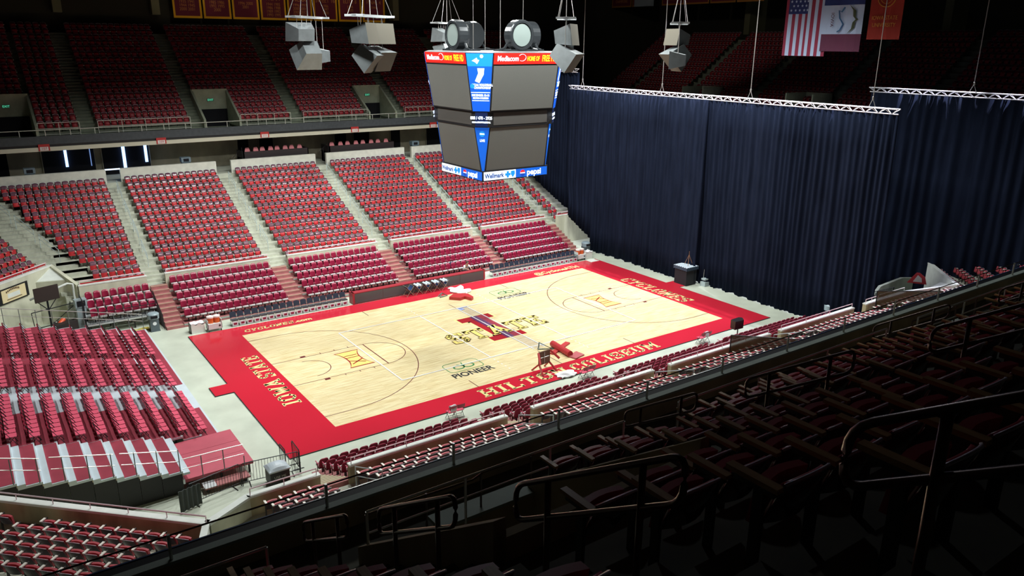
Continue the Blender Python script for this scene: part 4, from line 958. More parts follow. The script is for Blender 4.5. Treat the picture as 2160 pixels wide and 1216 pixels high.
# ================================================================== curtains and trusses
cur = mat('navy_curtain', (.0095, .0135, .029), .95, noise=(2.5, .25, (1, 1, .15)), spec=.05)
def curtain(label, X, ya, yb, ztop, zb, seed, amp=.16, pitch=.42, edge=None, lean=0, group=None):
    rnd = random.Random(seed); n = int(abs(yb - ya) / .05); ph = [rnd.uniform(0, 6.28) for _ in range(6)]
    def fold(y, v):
        a = math.sin(2 * math.pi * y / pitch + 1.3 * math.sin(y * 1.1 + ph[0]) + ph[1]); b = math.sin(2 * math.pi * y / (pitch * 2.7) + ph[2]); c = math.sin(y * .55 + ph[3])
        return amp * (.55 * a * (.75 + .25 * math.sin(y * .9 + ph[4])) + .35 * b + .6 * v * c)
    def f(u, v):
        y = ya + (yb - ya) * u; y2 = y + (edge(u, v) if edge else 0); low = zb(y) if callable(zb) else zb
        z = ztop + (low - ztop) * v + (.05 * math.sin(y * 5 + ph[5]) if v == 1 else 0)
        return (X + fold(y, v) + lean * v, y2 + .02 * math.sin(9 * v + y), z)
    mb = MB(); mb.grid(f, n, 7)
    o = mb.build('stage_curtain', cur, smooth=True); md = o.modifiers.new('thickness', 'SOLIDIFY'); md.thickness = .02
    return tag(o, label, 'curtain', group)
far_prof = lambda y: max(.04, (FZ(0) + (y - 15.2) * .4375 + .9) if y > 15.6 else (max(0, (y - 11.2)) * .42 + .9 if y > 11.9 else .04))
near_prof = lambda y: max(.05, 3.0 + (-y - 15.7) * .44 if y < -15.4 else (.05 if y > -11.3 else .2 + (-11.3 - y) * .42 + .8))
curtain('tall navy curtain panel from the skirted table to the white post', 18.85, -.9, 15.55, 14.35, lambda y: .05 if y < 11 else far_prof(y) , 3, edge=lambda u, v: (-.9 * max(0, u - .7) * (v > .75)), group=None)
curtain('tall navy curtain panel ending at the near parapet under the lower truss', 19.0, -15.45, -.45, 14.35, lambda y: .05, 11, lean=.35)
curtain('navy curtain strip behind the scoreboard, over the last far seats', 19.7, 15.3, 31, 15.8, lambda y: max(.04, FZ(0) + (y - 15.2) * .4375 + .5), 5, lean=0)
curtain('navy curtain under the bright higher truss over the near corner seats', 27.2, -34, -8.6, 15.1, lambda y: .05, 8, pitch=.75, amp=.22)
tr = mat('truss_aluminium', (.95, .93, 1), .3, .15)
def truss(label, X, ya, yb, z, w=.32):
    t = thing('lighting_truss', label, 'truss', (X, (ya + yb) / 2, z)); h = abs(yb - ya) / 2; n = int(h * 2 / .85)
    MB().tube((-w / 2, -h, .16), (-w / 2, h, .16), .035, 6).build('chord', tr, t); MB().tube((w / 2, -h, .16), (w / 2, h, .16), .035, 6).build('chord', tr, t); MB().tube((0, -h, -.14), (0, h, -.14), .035, 6).build('chord', tr, t)
    mb = MB()
    for j in range(n):
        y0, y1 = -h + 2 * h * j / n, -h + 2 * h * (j + 1) / n; ym = (y0 + y1) / 2
        for sx in (-1, 1): mb.tube((sx * w / 2, y0, .16), (0, ym, -.14), .02, 5).tube((0, ym, -.14), (sx * w / 2, y1, .16), .02, 5)
        mb.tube((-w / 2, y0, .16), (w / 2, y1, .16), .018, 5)
    mb.build('lacing', tr, t); return t
truss('long bright aluminium truss carrying the lower navy curtains', 18.95, -15.45, 15.6, 14.52)
truss('short bright truss end beside the scoreboard', 19.5, 15.25, 31, 15.95)
truss('higher bright truss over the near corner curtain', 27.2, -34, -8.5, 15.28)
wire = mat('hoist_wire', (.42, .40, .38), .4, .5)
for i, (x, y, z) in enumerate(((18.95, 13.85, 14.7), (18.95, 4.1, 14.7), (18.95, -4.5, 14.7), (18.95, -13.7, 14.7), (27.2, -15.6, 15.46))):
    t = thing('hoist_cable', 'thin hoist cable with a bridle, %s along the curtain trusses from the far side' % od(i + 1), 'cable', (x, y, z))
    MB().tube((0, 0, .5), (0, 0, 28.6 - z), .028, 6).build('cable', wire, t); MB().tube((0, 0, .5), (0, -.22, 0), .02, 5).tube((0, 0, .5), (0, .22, 0), .02, 5).lathe([(.0, .42), (.06, .45), (.06, .62), (0, .65)], 8).build('bridle', wire, t)
# added lamps above and behind the trusses, there to burn the metal white
for y in (-11, -4, 4, 11): spot('truss_fill', (20.6, y, 21.5), (18.95, y, 14.5), 6500, 75, .5, (.85, .85, 1), .1)
for y in (-13, -20, -27): spot('truss_fill', (28.9, y, 21.5), (27.2, y, 15.3), 9000, 60, .5, (.85, .85, 1), .1)
# ================================================================== scoreboard
sb = thing('scoreboard', 'four sided hanging video scoreboard over centre court', 'scoreboard', (.25, .05, 0))
led = mat('screen_off', (.15, .155, .145), .55, noise=(30, .05)); frame_m = black
def glow(n, c, s): return mat(n, c, .4, em=c, es=s)
sb_b1, sb_b2 = glow('led_blue', (.005, .09, .60), .75), glow('led_cyan', (.01, .22, .62), .95)
sb_r, sb_w, sb_y = glow('led_red', (.80, .015, .01), .9), glow('led_white', (.75, .85, 1), .95), glow('led_yellow', (.95, .70, .02), 1.0)
led_n = glow('led_navy', (.004, .012, .06), .5); led_bp = glow('led_pepsi', (.005, .10, .55), .8)
def ring8(b, hw, z): return [(-hw, -b, z), (hw, -b, z), (b, -hw, z), (b, hw, z), (hw, b, z), (-hw, b, z), (-b, hw, z), (-b, -hw, z)]
def tier(name, b0, h0, z0, b1, h1, z1, m):
    mb = MB(); mb.add(ring8(b0, h0, z0) + ring8(b1, h1, z1), [(i, (i + 1) % 8, 8 + (i + 1) % 8, 8 + i) for i in range(8)] + [tuple(range(8))[::-1], tuple(range(8, 16))]); return mb.build(name, m, sb)
tier('lower_housing', 2.36, 2.26, 10.98, 2.80, 2.18, 13.66, frame_m); tier('middle_housing', 2.86, 2.35, 13.6, 2.86, 2.35, 14.52, frame_m)
tier('upper_housing', 3.0, 2.28, 14.5, 3.5, 2.38, 17.76, frame_m); MB().box(-2.42, -2.42, 10.4, 2.42, 2.42, 11.02).build('bottom_housing', frame_m, sb)
tier('top_cap', 3.5, 2.38, 17.76, 3.3, 2.2, 17.84, mat('cap_grey', (.12, .12, .13), .5))
def face_matrix(k, b0, z0, b1, z1):
    """plane of side k (0 = toward -y): origin at bottom centre, x along, y up the face, z outward"""
    h = math.hypot(z1 - z0, b1 - b0); up = Vector((0, -(b1 - b0) / h, (z1 - z0) / h)); out = Vector((0, -up.z, up.y))
    xx = Vector((1, 0, 0)); M = Matrix(((xx.x, up.x, out.x, 0), (xx.y, up.y, out.y, -b0), (xx.z, up.z, out.z, z0), (0, 0, 0, 1)))
    return Matrix.Rotation(R(90 * k), 4, 'Z') @ M, h
def panel(name, M, x0, y0, x1, y1, m, z=.02, dx=0):
    mb = MB(); mb.add([(x0, y0, z), (x1, y0, z), (x1 + dx, y1, z), (x0 - dx, y1, z), (x0, y0, .0), (x1, y0, .0), (x1 + dx, y1, .0), (x0 - dx, y1, .0)], [(0, 1, 2, 3), (0, 4, 5, 1), (1, 5, 6, 2), (2, 6, 7, 3), (3, 7, 4, 0)]); me = mb.mesh(name, m); me.transform(M); return part(name, me, sb)
def words(txt, size, m, M, x, y, sx=1, bold=.01, z=.03, al=0, name='screen_lettering'):
    return put_text(txt, size, m, M @ T((x, y, z)), sb, bold=bold, name=name, sx=sx, ext=.002)
for k in range(4):
    M, h = face_matrix(k, 2.36, 10.98, 2.80, 13.66); panel('lower_screen', M, -2.14, .06, 2.14, h - .08, led, dx=-.03)
    M, h = face_matrix(k, 2.86, 13.6, 2.86, 14.52); panel('middle_screen', M, -1.95, .12, 1.95, .84, mat('screen_dim', (.075, .07, .065), .6))
    M, h = face_matrix(k, 3.0, 14.5, 3.5, 17.76); panel('upper_screen', M, -2.20, .08, 2.20, h - .72, led, dx=.07); panel('ribbon_screen', M, -2.30, h - .62, 2.30, h - .02, sb_r, dx=.0)
    words('Mediacom', .40, sb_w, M, -1.35, h - .32, sx=.88); words('HOME OF', .36, sb_y, M, .42, h - .33, sx=.56); words('FREE HD', .5, sb_y, M, 1.58, h - .32, sx=.56, bold=.01)
    arc_ = MB(); P = [(-.38 + .26 * math.cos(t_), h - .26 + .19 * math.sin(t_), .035) for t_ in [R(-120 + 24 * q) for q in range(12)]]; arc_.path(P, .014, 4); me = arc_.mesh('ribbon_swoosh', sb_w); me.transform(M); part('ribbon_swoosh', me, sb)
    M, h = face_matrix(k, 2.42, 10.42, 2.42, 11.0); panel('advert_screen', M, -2.34, .03, -.02, .53, sb_w); panel('advert_screen', M, 0, .03, 2.36, .53, led_bp)
    words('Wellmark', .38, glow('led_text_blue', (.01, .06, .25), .6), M, -1.60, .27, sx=.88)
    for x_, c_ in ((-.62, 0), (-.25, 1)):
        mb = MB()
        if c_ == 0: mb.box(-.07, -.19, .02, .07, .19, .035).box(-.19, -.07, .02, .19, .07, .036)
        else: mb.prism([(-.13, .19), (.13, .19), (.15, 0), (0, -.2), (-.15, 0)], .02, .035)
        me = mb.mesh('advert_emblem', sb_b2); me.transform(M @ T((x_, .28, 0))); part('advert_emblem', me, sb)
    for (mm, a0, a1) in ((glow('globe_red', (.75, .02, .02), .8), 10, 170), (sb_w, 0, 360), (glow('globe_blue', (.01, .05, .35), .8), 190, 350)):
        mb = MB(); zz = .03 if a1 == 360 else .034; mb.add([(.19 * math.cos(t_), .19 * math.sin(t_), zz) for t_ in [R(a0 + (a1 - a0) * q / 16) for q in range(16 if a1 == 360 else 17)]], [tuple(range(16 if a1 == 360 else 17))]); me = mb.mesh('advert_globe', mm); me.transform(M @ T((.48, .28, 0))); part('advert_globe', me, sb)
    words('pepsi', .5, sb_w, M, 1.35, .28, sx=1.05, bold=.015)
for k in range(4):      # corner panels
    def corner(b0, h0, z0, b1, h1, z1, name, m, inset=.04):
        c0, c1 = (b0 + h0) / 2, (b1 + h1) / 2; w0, w1 = (b0 - h0) / math.sqrt(2), (b1 - h1) / math.sqrt(2); q0, q1 = c0 * math.sqrt(2), c1 * math.sqrt(2)
        hh = math.hypot(z1 - z0, q1 - q0); up = Vector((0, -(q1 - q0) / hh, (z1 - z0) / hh)); out = Vector((0, -up.z, up.y))
        M = Matrix.Rotation(R(90 * k - 45), 4, 'Z') @ Matrix(((1, up.x, out.x, 0), (0, up.y, out.y, -q0), (0, up.z, out.z, z0), (0, 0, 0, 1)))
        panel(name, M, -w0 + inset, .03, w0 - inset, hh - .03, m, dx=(w1 - w0)); return M, hh, w0, w1
    M, hh, w0, w1 = corner(3.0, 2.28, 14.5, 3.5, 2.38, 17.76, 'corner_screen', sb_b1, .02)
    panel('corner_screen_glow', M, -.70, 2.55, .70, hh - .04, sb_b2, z=.025, dx=.07)
    mb = MB().prism([(-.05, -.42), (.22, .05), (.26, .4), (-.14, .4), (-.10, .12), (-.30, -.32)], 0, .01); me = mb.mesh('corner_emblem', sb_w); me.transform(M @ T((0, 2.05, .03))); part('corner_emblem', me, sb)
    mb = MB().prism([(-.30, 0), (.0, .18), (.02, .08), (.14, .04), (0, -.18), (-.1, -.08)], 0, .01); me = mb.mesh('corner_emblem', sb_w); me.transform(M @ T((-.15, 2.85, .03))); part('corner_emblem', me, sb)
    mb = MB().prism([(.1 * math.cos(q), .1 * math.sin(q)) for q in [2 * math.pi * i / 12 for i in range(12)]], 0, .01); me = mb.mesh('corner_emblem', sb_w); me.transform(M @ T((.12, 3.1, .03))); part('corner_emblem', me, sb)
    words('NCAA VOLLEYBALL', .17, sb_w, M, .12, 1.52, sx=.8); words('CHAMPIONSHIP', .17, sb_w, M, .12, 1.36, sx=.8)
    mb = MB().prism([(.13 * math.cos(q), .13 * math.sin(q)) for q in [2 * math.pi * i / 14 for i in range(14)]], 0, .01); me = mb.mesh('corner_emblem', sb_b2); me.transform(M @ T((-.46, 1.45, .03))); part('corner_emblem', me, sb)
    panel('corner_line', M, -.55, 1.08, .55, 1.12, sb_w, z=.03); panel('corner_line', M, -.5, .62, .5, .66, sb_w, z=.03)
    words('DECEMBER 12-13', .16, sb_w, M, 0, .94, sx=.85); words('HILTON COLISEUM', .13, sb_w, M, 0, .78, sx=.8)
    M, hh, w0, w1 = corner(2.86, 2.35, 13.62, 2.86, 2.35, 14.5, 'corner_ribbon', led_n, .0)
    words('888 / 478 - 2925', .24, sb_w, M, 0, .52, sx=.8, z=.05); words('NCAA.COM/VOLLEYBALL', .12, sb_w, M, 0, .28, sx=.8, z=.05)
    M, hh, w0, w1 = corner(2.36, 2.26, 10.98, 2.80, 2.18, 13.66, 'corner_strip', led_bp, .0)
    mb = MB().prism([(.17 * math.cos(q), .17 * math.sin(q)) for q in [2 * math.pi * i / 14 for i in range(14)]], 0, .01); me = mb.mesh('corner_emblem', sb_b2); me.transform(M @ T((0, 2.25, .03))); part('corner_emblem', me, sb)
    words('NCAA', .12, sb_w, M, 0, 2.25, sx=.8, z=.045); words('LIVE', .2, sb_w, M, 0, 1.85, sx=.8, z=.03)
# drum shaped fan housings on the roof of the scoreboard
drum = mat('drum_black', (.035, .04, .045), .25, .3); dsk = mat('drum_face', (.20, .25, .24), .6)
for k in range(4):
    MR = T((.25, .05, 17.84)) @ Matrix.Rotation(R(90 * k), 4, 'Z') @ T((0, -2.55, 0))
    p = MR.translation; t = thing('scoreboard_drum', 'black arched drum with a pale round face, %s on top of the scoreboard' % ['court-near side', 'curtain side', 'far side', 'riser side'][k], 'speaker', p, R(90 * k))
    MR2 = Matrix.Rotation(R(90), 4, 'X')
    MB().lathe([(.0, -.35), (.78, -.35), (.86, -.2), (.86, .35), (.80, .40), (.68, .40), (.66, .30), (0, .30)], 24, 0, T((0, 0, .88)) @ MR2).build('housing', drum, t, smooth=False)
    MB().lathe([(0, .30), (.62, .30), (.62, .36), (0, .38)], 24, 0, T((0, 0, .88)) @ MR2).build('face', dsk, t)
    MB().path([(-1.35, 0, .05), (-1.0, 0, .12), (-.8, 0, .4)], .09, 6).path([(1.35, 0, .05), (1.0, 0, .12), (.8, 0, .4)], .09, 6).box(-1.2, -.35, 0, 1.2, .8, .1).build('base', drum, t)
for i, (x, y) in enumerate(((-1.2, -1.2), (-.5, 1.2), (1.5, -1.2), (1.5, 1.2), (.4, -.4))):
    o = MB().tube((x, y, 17.84), (x, y, 28.6), .013, 6).build('hoist_cable', wire); tag(o, 'thin hoist cable rising from the scoreboard roof, %s of five' % od(i + 1), 'cable')
# ================================================================== hanging loudspeaker clusters
spk = mat('speaker_grey', (.17, .19, .20), .35, .25, noise=(3, .1)); grl = mat('speaker_grille', (.12, .11, .085), .6)
def horn(w, h, d, t, M, name='speaker'):
    mb = MB(); k = .62; vs = [(-w / 2, -d / 2, -h / 2), (w / 2, -d / 2, -h / 2), (w / 2, -d / 2, h / 2), (-w / 2, -d / 2, h / 2), (-w / 2 * k, d / 2, -h / 2 * k), (w / 2 * k, d / 2, -h / 2 * k), (w / 2 * k, d / 2, h / 2 * k), (-w / 2 * k, d / 2, h / 2 * k)]
    mb.add(vs, [(0, 1, 2, 3)], 1); mb.add(vs, [(5, 4, 7, 6), (0, 4, 5, 1), (2, 6, 7, 3), (1, 5, 6, 2), (3, 7, 4, 0)], 0)
    me = mb.mesh(name, [spk, grl]); me.transform(M); return part(name, me, t)
E_ = lambda x, y, z, rx, rz: T((x, y, z)) @ Matrix.Rotation(R(rz), 4, 'Z') @ Matrix.Rotation(R(rx), 4, 'X')
def cluster(label, loc, rz, boxes, w):
    t = thing('speaker_cluster', label, 'loudspeaker', loc, R(rz))
    MB().box(-w / 2, -.12, -.06, w / 2, .12, .06).box(-w / 2, -.5, -.05, -w / 2 + .12, .5, .05).box(w / 2 - .12, -.5, -.05, w / 2, .5, .05).build('hanging_bar', mat('bar_pale', (.55, .58, .60), .4, .3), t)
    mb = MB(); zt = 28.6 - loc[2]
    for sx in (-1, 1):
        mb.tube((sx * w / 2 * .95, -.4, 0), (sx * .25, 0, 2.3), .013, 5).tube((sx * w / 2 * .95, .4, 0), (sx * .25, 0, 2.3), .013, 5).tube((sx * .25, 0, 2.3), (sx * .25, 0, zt), .013, 5)
    mb.tube((0, 0, 0), (0.1, 0, zt), .02, 5).build('chain', wire, t)
    m2 = MB()
    for (x, y, z, rx, r_, bw, bh, bd) in boxes:
        horn(bw, bh, bd, t, E_(x, y, z, rx, r_)); m2.tube((x - bw * .3, y, z), (x - bw * .3, y, -.03), .015, 5).tube((x + bw * .3, y, z), (x + bw * .3, y, -.03), .015, 5)
    m2.build('hanger', wire, t)
cluster('grey horn loudspeaker cluster hanging before the gold edged banners', (-10.5, 2.3, 19.55), 35, [(-.6, 0, -.85, -10, 150, 1.5, 1.0, 1.0), (-.15, 0, -1.9, 38, 150, 1.5, 1.35, 1.1), (1.05, 0, -2.05, 0, 200, 1.0, .95, .9)], 2.7)
cluster('largest grey horn loudspeaker cluster, two over two, beside the scoreboard', (-10.4, -5.4, 19.45), 32, [(-.65, 0, -.85, -8, 10, 1.35, .95, .95), (.65, 0, -.85, -8, -10, 1.25, .95, .95), (-.5, 0, -1.85, 40, 15, 1.15, 1.05, 1.0), (.6, 0, -1.85, 28, -8, 1.15, 1.0, 1.0)], 2.75)
cluster('small grey loudspeaker cluster half hidden behind the scoreboard drum', (3.6, 11.3, 19.65), 30, [(-.9, 0, -.9, -10, 170, 1.1, 1.0, .9), (-.6, 0, -1.9, 25, 170, 1.0, 1.0, .9), (.6, 0, -1.0, 0, 200, .9, .9, .8)], 3.1)
cluster('grey loudspeaker cluster overlapping the curtain-side corner of the scoreboard', (-.9, -8.3, 19.5), 50, [(.1, 0, -.85, -8, -12, 1.7, 1.05, .95), (-.35, 0, -1.85, 34, -14, 1.7, 1.1, 1.2), (.95, 0, -1.1, 0, 60, .6, .9, .6)], 2.1)
cluster('grey horn loudspeaker cluster hanging above the long curtain truss', (6.6, -9.0, 19.4), 45, [(.55, 0, -.8, -10, 210, 1.45, .9, .9), (.25, 0, -1.75, 42, 200, 1.55, 1.25, 1.1), (-.95, 0, -1.95, 0, 170, .95, .95, .8)], 2.5)
# ================================================================== courtside: benches, scorer's table, carts
def bench_chair():
    s = MB().slab(lambda u, v: ((u - .5) * .44, -.2 + .4 * v, .46), (0, 0, -.07), 2, 2); b = MB().slab(lambda u, v: ((u - .5) * .42, .2 + .06 * v, .56 + .36 * v - .05 * (2 * u - 1) ** 2), (0, .05, 0), 6, 2)
    l = MB()
    for sx in (-1, 1): l.path([(sx * .2, -.2, 0), (sx * .2, -.2, .42), (sx * .2, .22, .44), (sx * .2, .26, .0)], .014, 5).tube((sx * .2, .2, .42), (sx * .2, .26, .6), .014, 5)
    l.box(-.19, -.215, .02, .19, -.2, .05); pnl = MB().box(-.18, -.225, .08, .18, -.205, .34, 0).box(-.11, -.23, .14, .11, -.222, .28, 1)
    return {'backrest': b.mesh('backrest', mat('bench_vinyl', (.03, .045, .075), .22)), 'seat': s.mesh('seat', mat('bench_seat', (.05, .06, .07), .3)), 'leg_frame': l.mesh('leg_frame', steel), 'apron': pnl.mesh('apron', [mat('apron_white', (.72, .66, .74), .5), mar])}
BC = bench_chair(); go = spawner('bench_chair', BC, 'chair')
for j in range(17): go((-14.15 + j * .49, 9.85, .0), 0, 'black padded bench chair, %s from the drinks cart, riser-end team bench' % od(j + 1), 'black padded chairs of the team benches')
for j in range(18): go((6.75 + j * .50, 9.85, .0), 0, "black padded bench chair, %s from the scorer's table, curtain-end team bench" % od(j + 1), 'black padded chairs of the team benches')
t = thing('scorers_table', "long scorer's table with blank charcoal panels in a red frame", 'table', (0, 9.55, .05))
MB().box(-5.72, -.05, .0, 5.65, .05, .80, 0).box(-5.74, -.07, .76, 5.67, .42, .82, 0).box(-5.76, -.08, 0, -5.62, .6, .82, 0).box(5.55, -.08, 0, 5.69, .6, .82, 0).build('frame', mat('table_red', (.36, .03, .045), .45), t)
for j in range(5): MB().box(-5.6 + j * 2.24, -.075, .05, -5.6 + j * 2.24 + 2.22, -.05, .74).build('panel', mat('scorer_panel', (.075, .10, .10), .35), t)
# volleyball carts
nv_ = mat('cart_fabric', (.02, .05, .14), .6); gm = mat('cart_tube', (.50, .42, .30), .35, .5)
ball = MB(); 
def sphere(r, n=10): return [(0.0001, -r)] + [(r * math.cos(a_), r * math.sin(a_)) for a_ in [R(-90 + 180 * i / n) for i in range(1, n)]] + [(0.0001, r)]
bme = MB().lathe(sphere(.105), 14).mesh('volleyball', mat('volleyball_skin', (.62, .78, .85), .35)); bme.polygons.foreach_set('use_smooth', [True] * len(bme.polygons))
b0 = None
for c in range(5):
    cx = -1.45 + c * .76; t = thing('ball_cart', 'folding ball cart with navy hammock and crossed legs, %s from the riser end' % od(c + 1), 'cart', (cx, 9.05, .05))
    mb = MB()
    for sy in (-.3, .3): mb.tube((-.3, sy, 0), (.3, sy, .78), .014, 5).tube((.3, sy, 0), (-.3, sy, .78), .014, 5)
    mb.tube((-.3, -.32, .78), (-.3, .32, .78), .014, 5).tube((.3, -.32, .78), (.3, .32, .78), .014, 5).tube((-.3, -.3, .1), (-.3, .3, .1), .01, 5).tube((.3, -.3, .1), (.3, .3, .1), .01, 5); mb.build('frame', gm, t)
    MB().slab(lambda u, v: ((u - .5) * .6, (v - .5) * .62, .76 - .26 * math.sin(math.pi * u)), (0, 0, -.015), 8, 2).build('hammock', nv_, t)
    if c == 0: continue
    for j in range(6):
        x, y, z = cx - .13 + .25 * (j % 2), 9.05 - .21 + .21 * (j // 2), .05 + .72
        if b0 is None: b0 = bme
        o = bpy.data.objects.new('volleyball', bme); COL.objects.link(o); o.location = (x, y, z); tag(o, 'pale blue and white volleyball lying in the %s ball cart hammock' % od(c + 1), 'ball', 'volleyballs in the ball carts')
def cart(label, x, y):
    t = thing('drinks_cart', label, 'cart', (x, y, .0)); cw = mat('cart_white', (.72, .84, .84), .4)
    MB().box(-.45, -.3, .18, .45, .3, .24).box(-.45, -.3, .5, .45, .3, .55).box(-.45, -.3, .24, .45, -.27, .5).box(-.45, .27, .24, .45, .3, .5).box(-.45, -.3, .2, -.42, .3, .8).box(.42, -.3, .2, .45, .3, .8).build('body', cw, t)
    m = MB()
    for sx in (-.38, .38):
        for sy in (-.25, .25): m.lathe([(0, -.02), (.08, -.02), (.08, .02), (0, .02)], 10, 0, T((sx, sy, .09)) @ Matrix.Rotation(R(90), 4, 'Y'))
    m.build('wheel', black, t); MB().lathe([(0, 0), (.07, 0), (.07, .01), (0, .01)], 12, 0, T((.3, -.3, .38)) @ Matrix.Rotation(R(90), 4, 'X')).build('emblem', char, t)
    for i, dx in enumerate((-.2, .2)):
        c = thing('drinks_cooler', 'orange drinks cooler with white lid, %s on the %s' % (od(i + 1), label.split(',')[0]), 'cooler', (x + dx, y, .55), 0, 'orange coolers on the drinks carts')
        MB().lathe([(0, 0), (.19, 0), (.21, .36), (0, .36)], 14).build('body', mat('cooler_orange', (.72, .14, .03), .4), c); MB().lathe([(0, .36), (.23, .36), (.235, .46), (.05, .53), (0, .53)], 14).build('lid', mat('cooler_lid', (.85, .80, .76), .4), c)
    return t
cart('white drinks cart at the riser end, beside the bench', -15.5, 9.75); cart('white drinks cart at the curtain end, beside the bench', 15.95, 9.9)
for i, (x, y, w) in enumerate(((-16.5, 10.05, 'riser'), (16.85, 10.0, 'curtain'))):
    t = thing('towel_crate', 'white crate stuffed with towels beside the %s-end drinks cart' % w, 'crate', (x, y, 0)); MB().box(-.42, -.28, .0, .42, .28, .62).build('body', mat('crate_white', (.78, .80, .76), .6), t)
    MB().slab(lambda u, v: ((u - .5) * .84, (v - .5) * .56, .66 + .05 * math.sin(13 * u) * math.sin(9 * v + 1)), (0, 0, -.06), 12, 8).build('towel_pile', MT['towel_white'], t); MB().tube((-.46, -.2, .0), (-.46, -.2, .7), .02).tube((-.46, .2, 0), (-.46, .2, .7), .02).build('handle', black, t)
o = MB().box(16.2, 8.6, .052, 17.1, 9.3, .07).build('floor_mat', conc_white); tag(o, 'small white mat on the far curtain-end corner of the border', 'mat')
def bin_(label, loc, rz=0, s=1, lidc=(.30, .38, .42)):
    t = thing('waste_bin', label, 'bin', loc, rz); MB().box(-.27 * s, -.27 * s, 0, .27 * s, .27 * s, .85 * s).box(-.3 * s, -.3 * s, 0, .3 * s, .3 * s, .06).build('body', mat('bin_charcoal', (.10, .13, .15), .5), t)
    MB().lathe([(0, .85 * s), (.36 * s, .85 * s), (.38 * s, 1.15 * s), (.3 * s, 1.22 * s), (0, 1.25 * s)], 16).box(-.2 * s, -.385 * s, .92 * s, .2 * s, -.3 * s, 1.1 * s, 1).build('hood', [mat('hood%d' % int(lidc[0] * 100), lidc, .4), void], t)
    MB().lathe([(.0, 0), (.12, 0), (.12, .012), (0, .012)], 14, 0, T((0, -.275 * s, .55 * s)) @ Matrix.Rotation(R(90), 4, 'X')).build('emblem', white, t)
bin_('grey hooded waste bin with round white emblem beside the riser-end stair', (-18.75, 11.9, 0))
bin_('dark waste bin with grey hood between drinks cart and curtain', (17.35, 10.75, 0), 0, 1.05, (.24, .31, .36))
t = thing('wheeled_bin', 'large black bin with pale domed lid behind the black barricade', 'bin', (-18.35, -10.95, 0))
MB().box(-.42, -.36, .08, .42, .36, .72).build('body', black, t); MB().slab(lambda u, v: ((u - .5) * .92, (v - .5) * .8, .78 + .22 * math.sin(math.pi * u) ** .6 * math.sin(math.pi * v) ** .6), (0, 0, -.06), 10, 8).build('lid', mat('pale_lid', (.52, .60, .66), .4), t)
me = textmesh('USE ME', .16, mat('bin_ink', (.5, .55, .5), .6), ext=.002); me.transform(T((0, -.365, .45)) @ Matrix.Rotation(R(90), 4, 'X')); part('lettering', me, t)
# barricades
def barricade(label, p, q):
    p, q = Vector(p), Vector(q); L_ = (q - p).length; t = thing('barricade', label, 'barricade', (p.x, p.y, 0), math.atan2(q.y - p.y, q.x - p.x)); mb = MB()
    MB().path([(0, 0, .0), (0, 0, 1.0), (.08, 0, 1.08), (L_ - .08, 0, 1.08), (L_, 0, 1.0), (L_, 0, 0)], .022, 6).tube((0, 0, .18), (L_, 0, .18), .018).build('frame', blackm, t)
    for j in range(int(L_ / .125)): x = .1 + j * .125; mb.tube((x, 0, .18), (x, 0, 1.07), .009, 5)
    mb.build('bar', blackm, t); MB().tube((.3, -.25, .02), (.3, .25, .02), .02).tube((L_ - .3, -.25, .02), (L_ - .3, .25, .02), .02).build('foot', blackm, t)
barricade('black barricade panel nearest the pleated end, below the risers', (-22.0, -10.85), (-19.75, -10.35)); barricade('black barricade panel between the rose deck and the pale lidded bin', (-19.7, -10.4), (-17.3, -10.75))
barricade('short black barricade panel turned toward the court corner', (-17.25, -10.7), (-17.2, -9.6)); barricade('short black barricade panel beside the bin, turned to the court', (-17.75, -10.3), (-17.75, -9.55))
o = MB().slab(lambda u, v: (-22.4 + .9 * u, -11.1 + .25 * u + .03 * math.sin(30 * u), .05 + .95 * v), (0, .03, 0), 30, 2).build('pleated_drape', mat('drape_black', (.05, .06, .06), .8)); tag(o, 'short black pleated drape at the end of the barricades', 'drape')
# volleyball net lowered on the floor, referee stand, pads
t = thing('volleyball_net', 'long volleyball net lying across centre court between its white tapes', 'net', (.45, 0, .06))
for x in (-.48, .35): MB().box(x - .03, -4.9, .0, x + .03, 4.4, .02).build('tape', white, t)
MB().box(-.48, 4.36, 0, .35, 4.42, .02).box(-.44, 3.95, .0, -.1, 4.3, .015).build('end_tape', mat('tape_blue', (.3, .38, .7), .6), t)
mb = MB()
for j in range(84): y = -4.85 + j * .11; mb.box(-.46, y, .001, .34, y + .006, .004)
for j in range(7): x = -.4 + .11 * j; mb.box(x, -4.85, .004, x + .006, 4.4, .006)
mb.build('mesh', mat('net_grey', (.35, .3, .45), .8), t)
t = thing('net_winch', 'dark metal net post base with a winch near the near sideline', 'post', (.55, -5.25, .05), R(-20))
MB().path([(-.45, 0, .04), (.4, -.1, .04), (-.3, .3, .35), (-.45, 0, .04)], .04, 6).tube((-.3, .3, .35), (-.32, .3, .05), .04).lathe([(0, 0), (.1, 0), (.1, .06), (0, .06)], 10, 0, T((.42, -.1, .0))).build('base', mat('post_metal', (.10, .14, .13), .4, .4), t)
t = thing('net_winch', 'dark metal net post base near the ball carts', 'post', (.6, 7.35, .05), R(10)); MB().path([(-.35, 0, .04), (.35, 0, .04), (0, .25, .25), (-.35, 0, .04)], .04, 6).tube((0, .25, .25), (-.3, .3, .02), .035).build('base', MT['post_metal'], t)
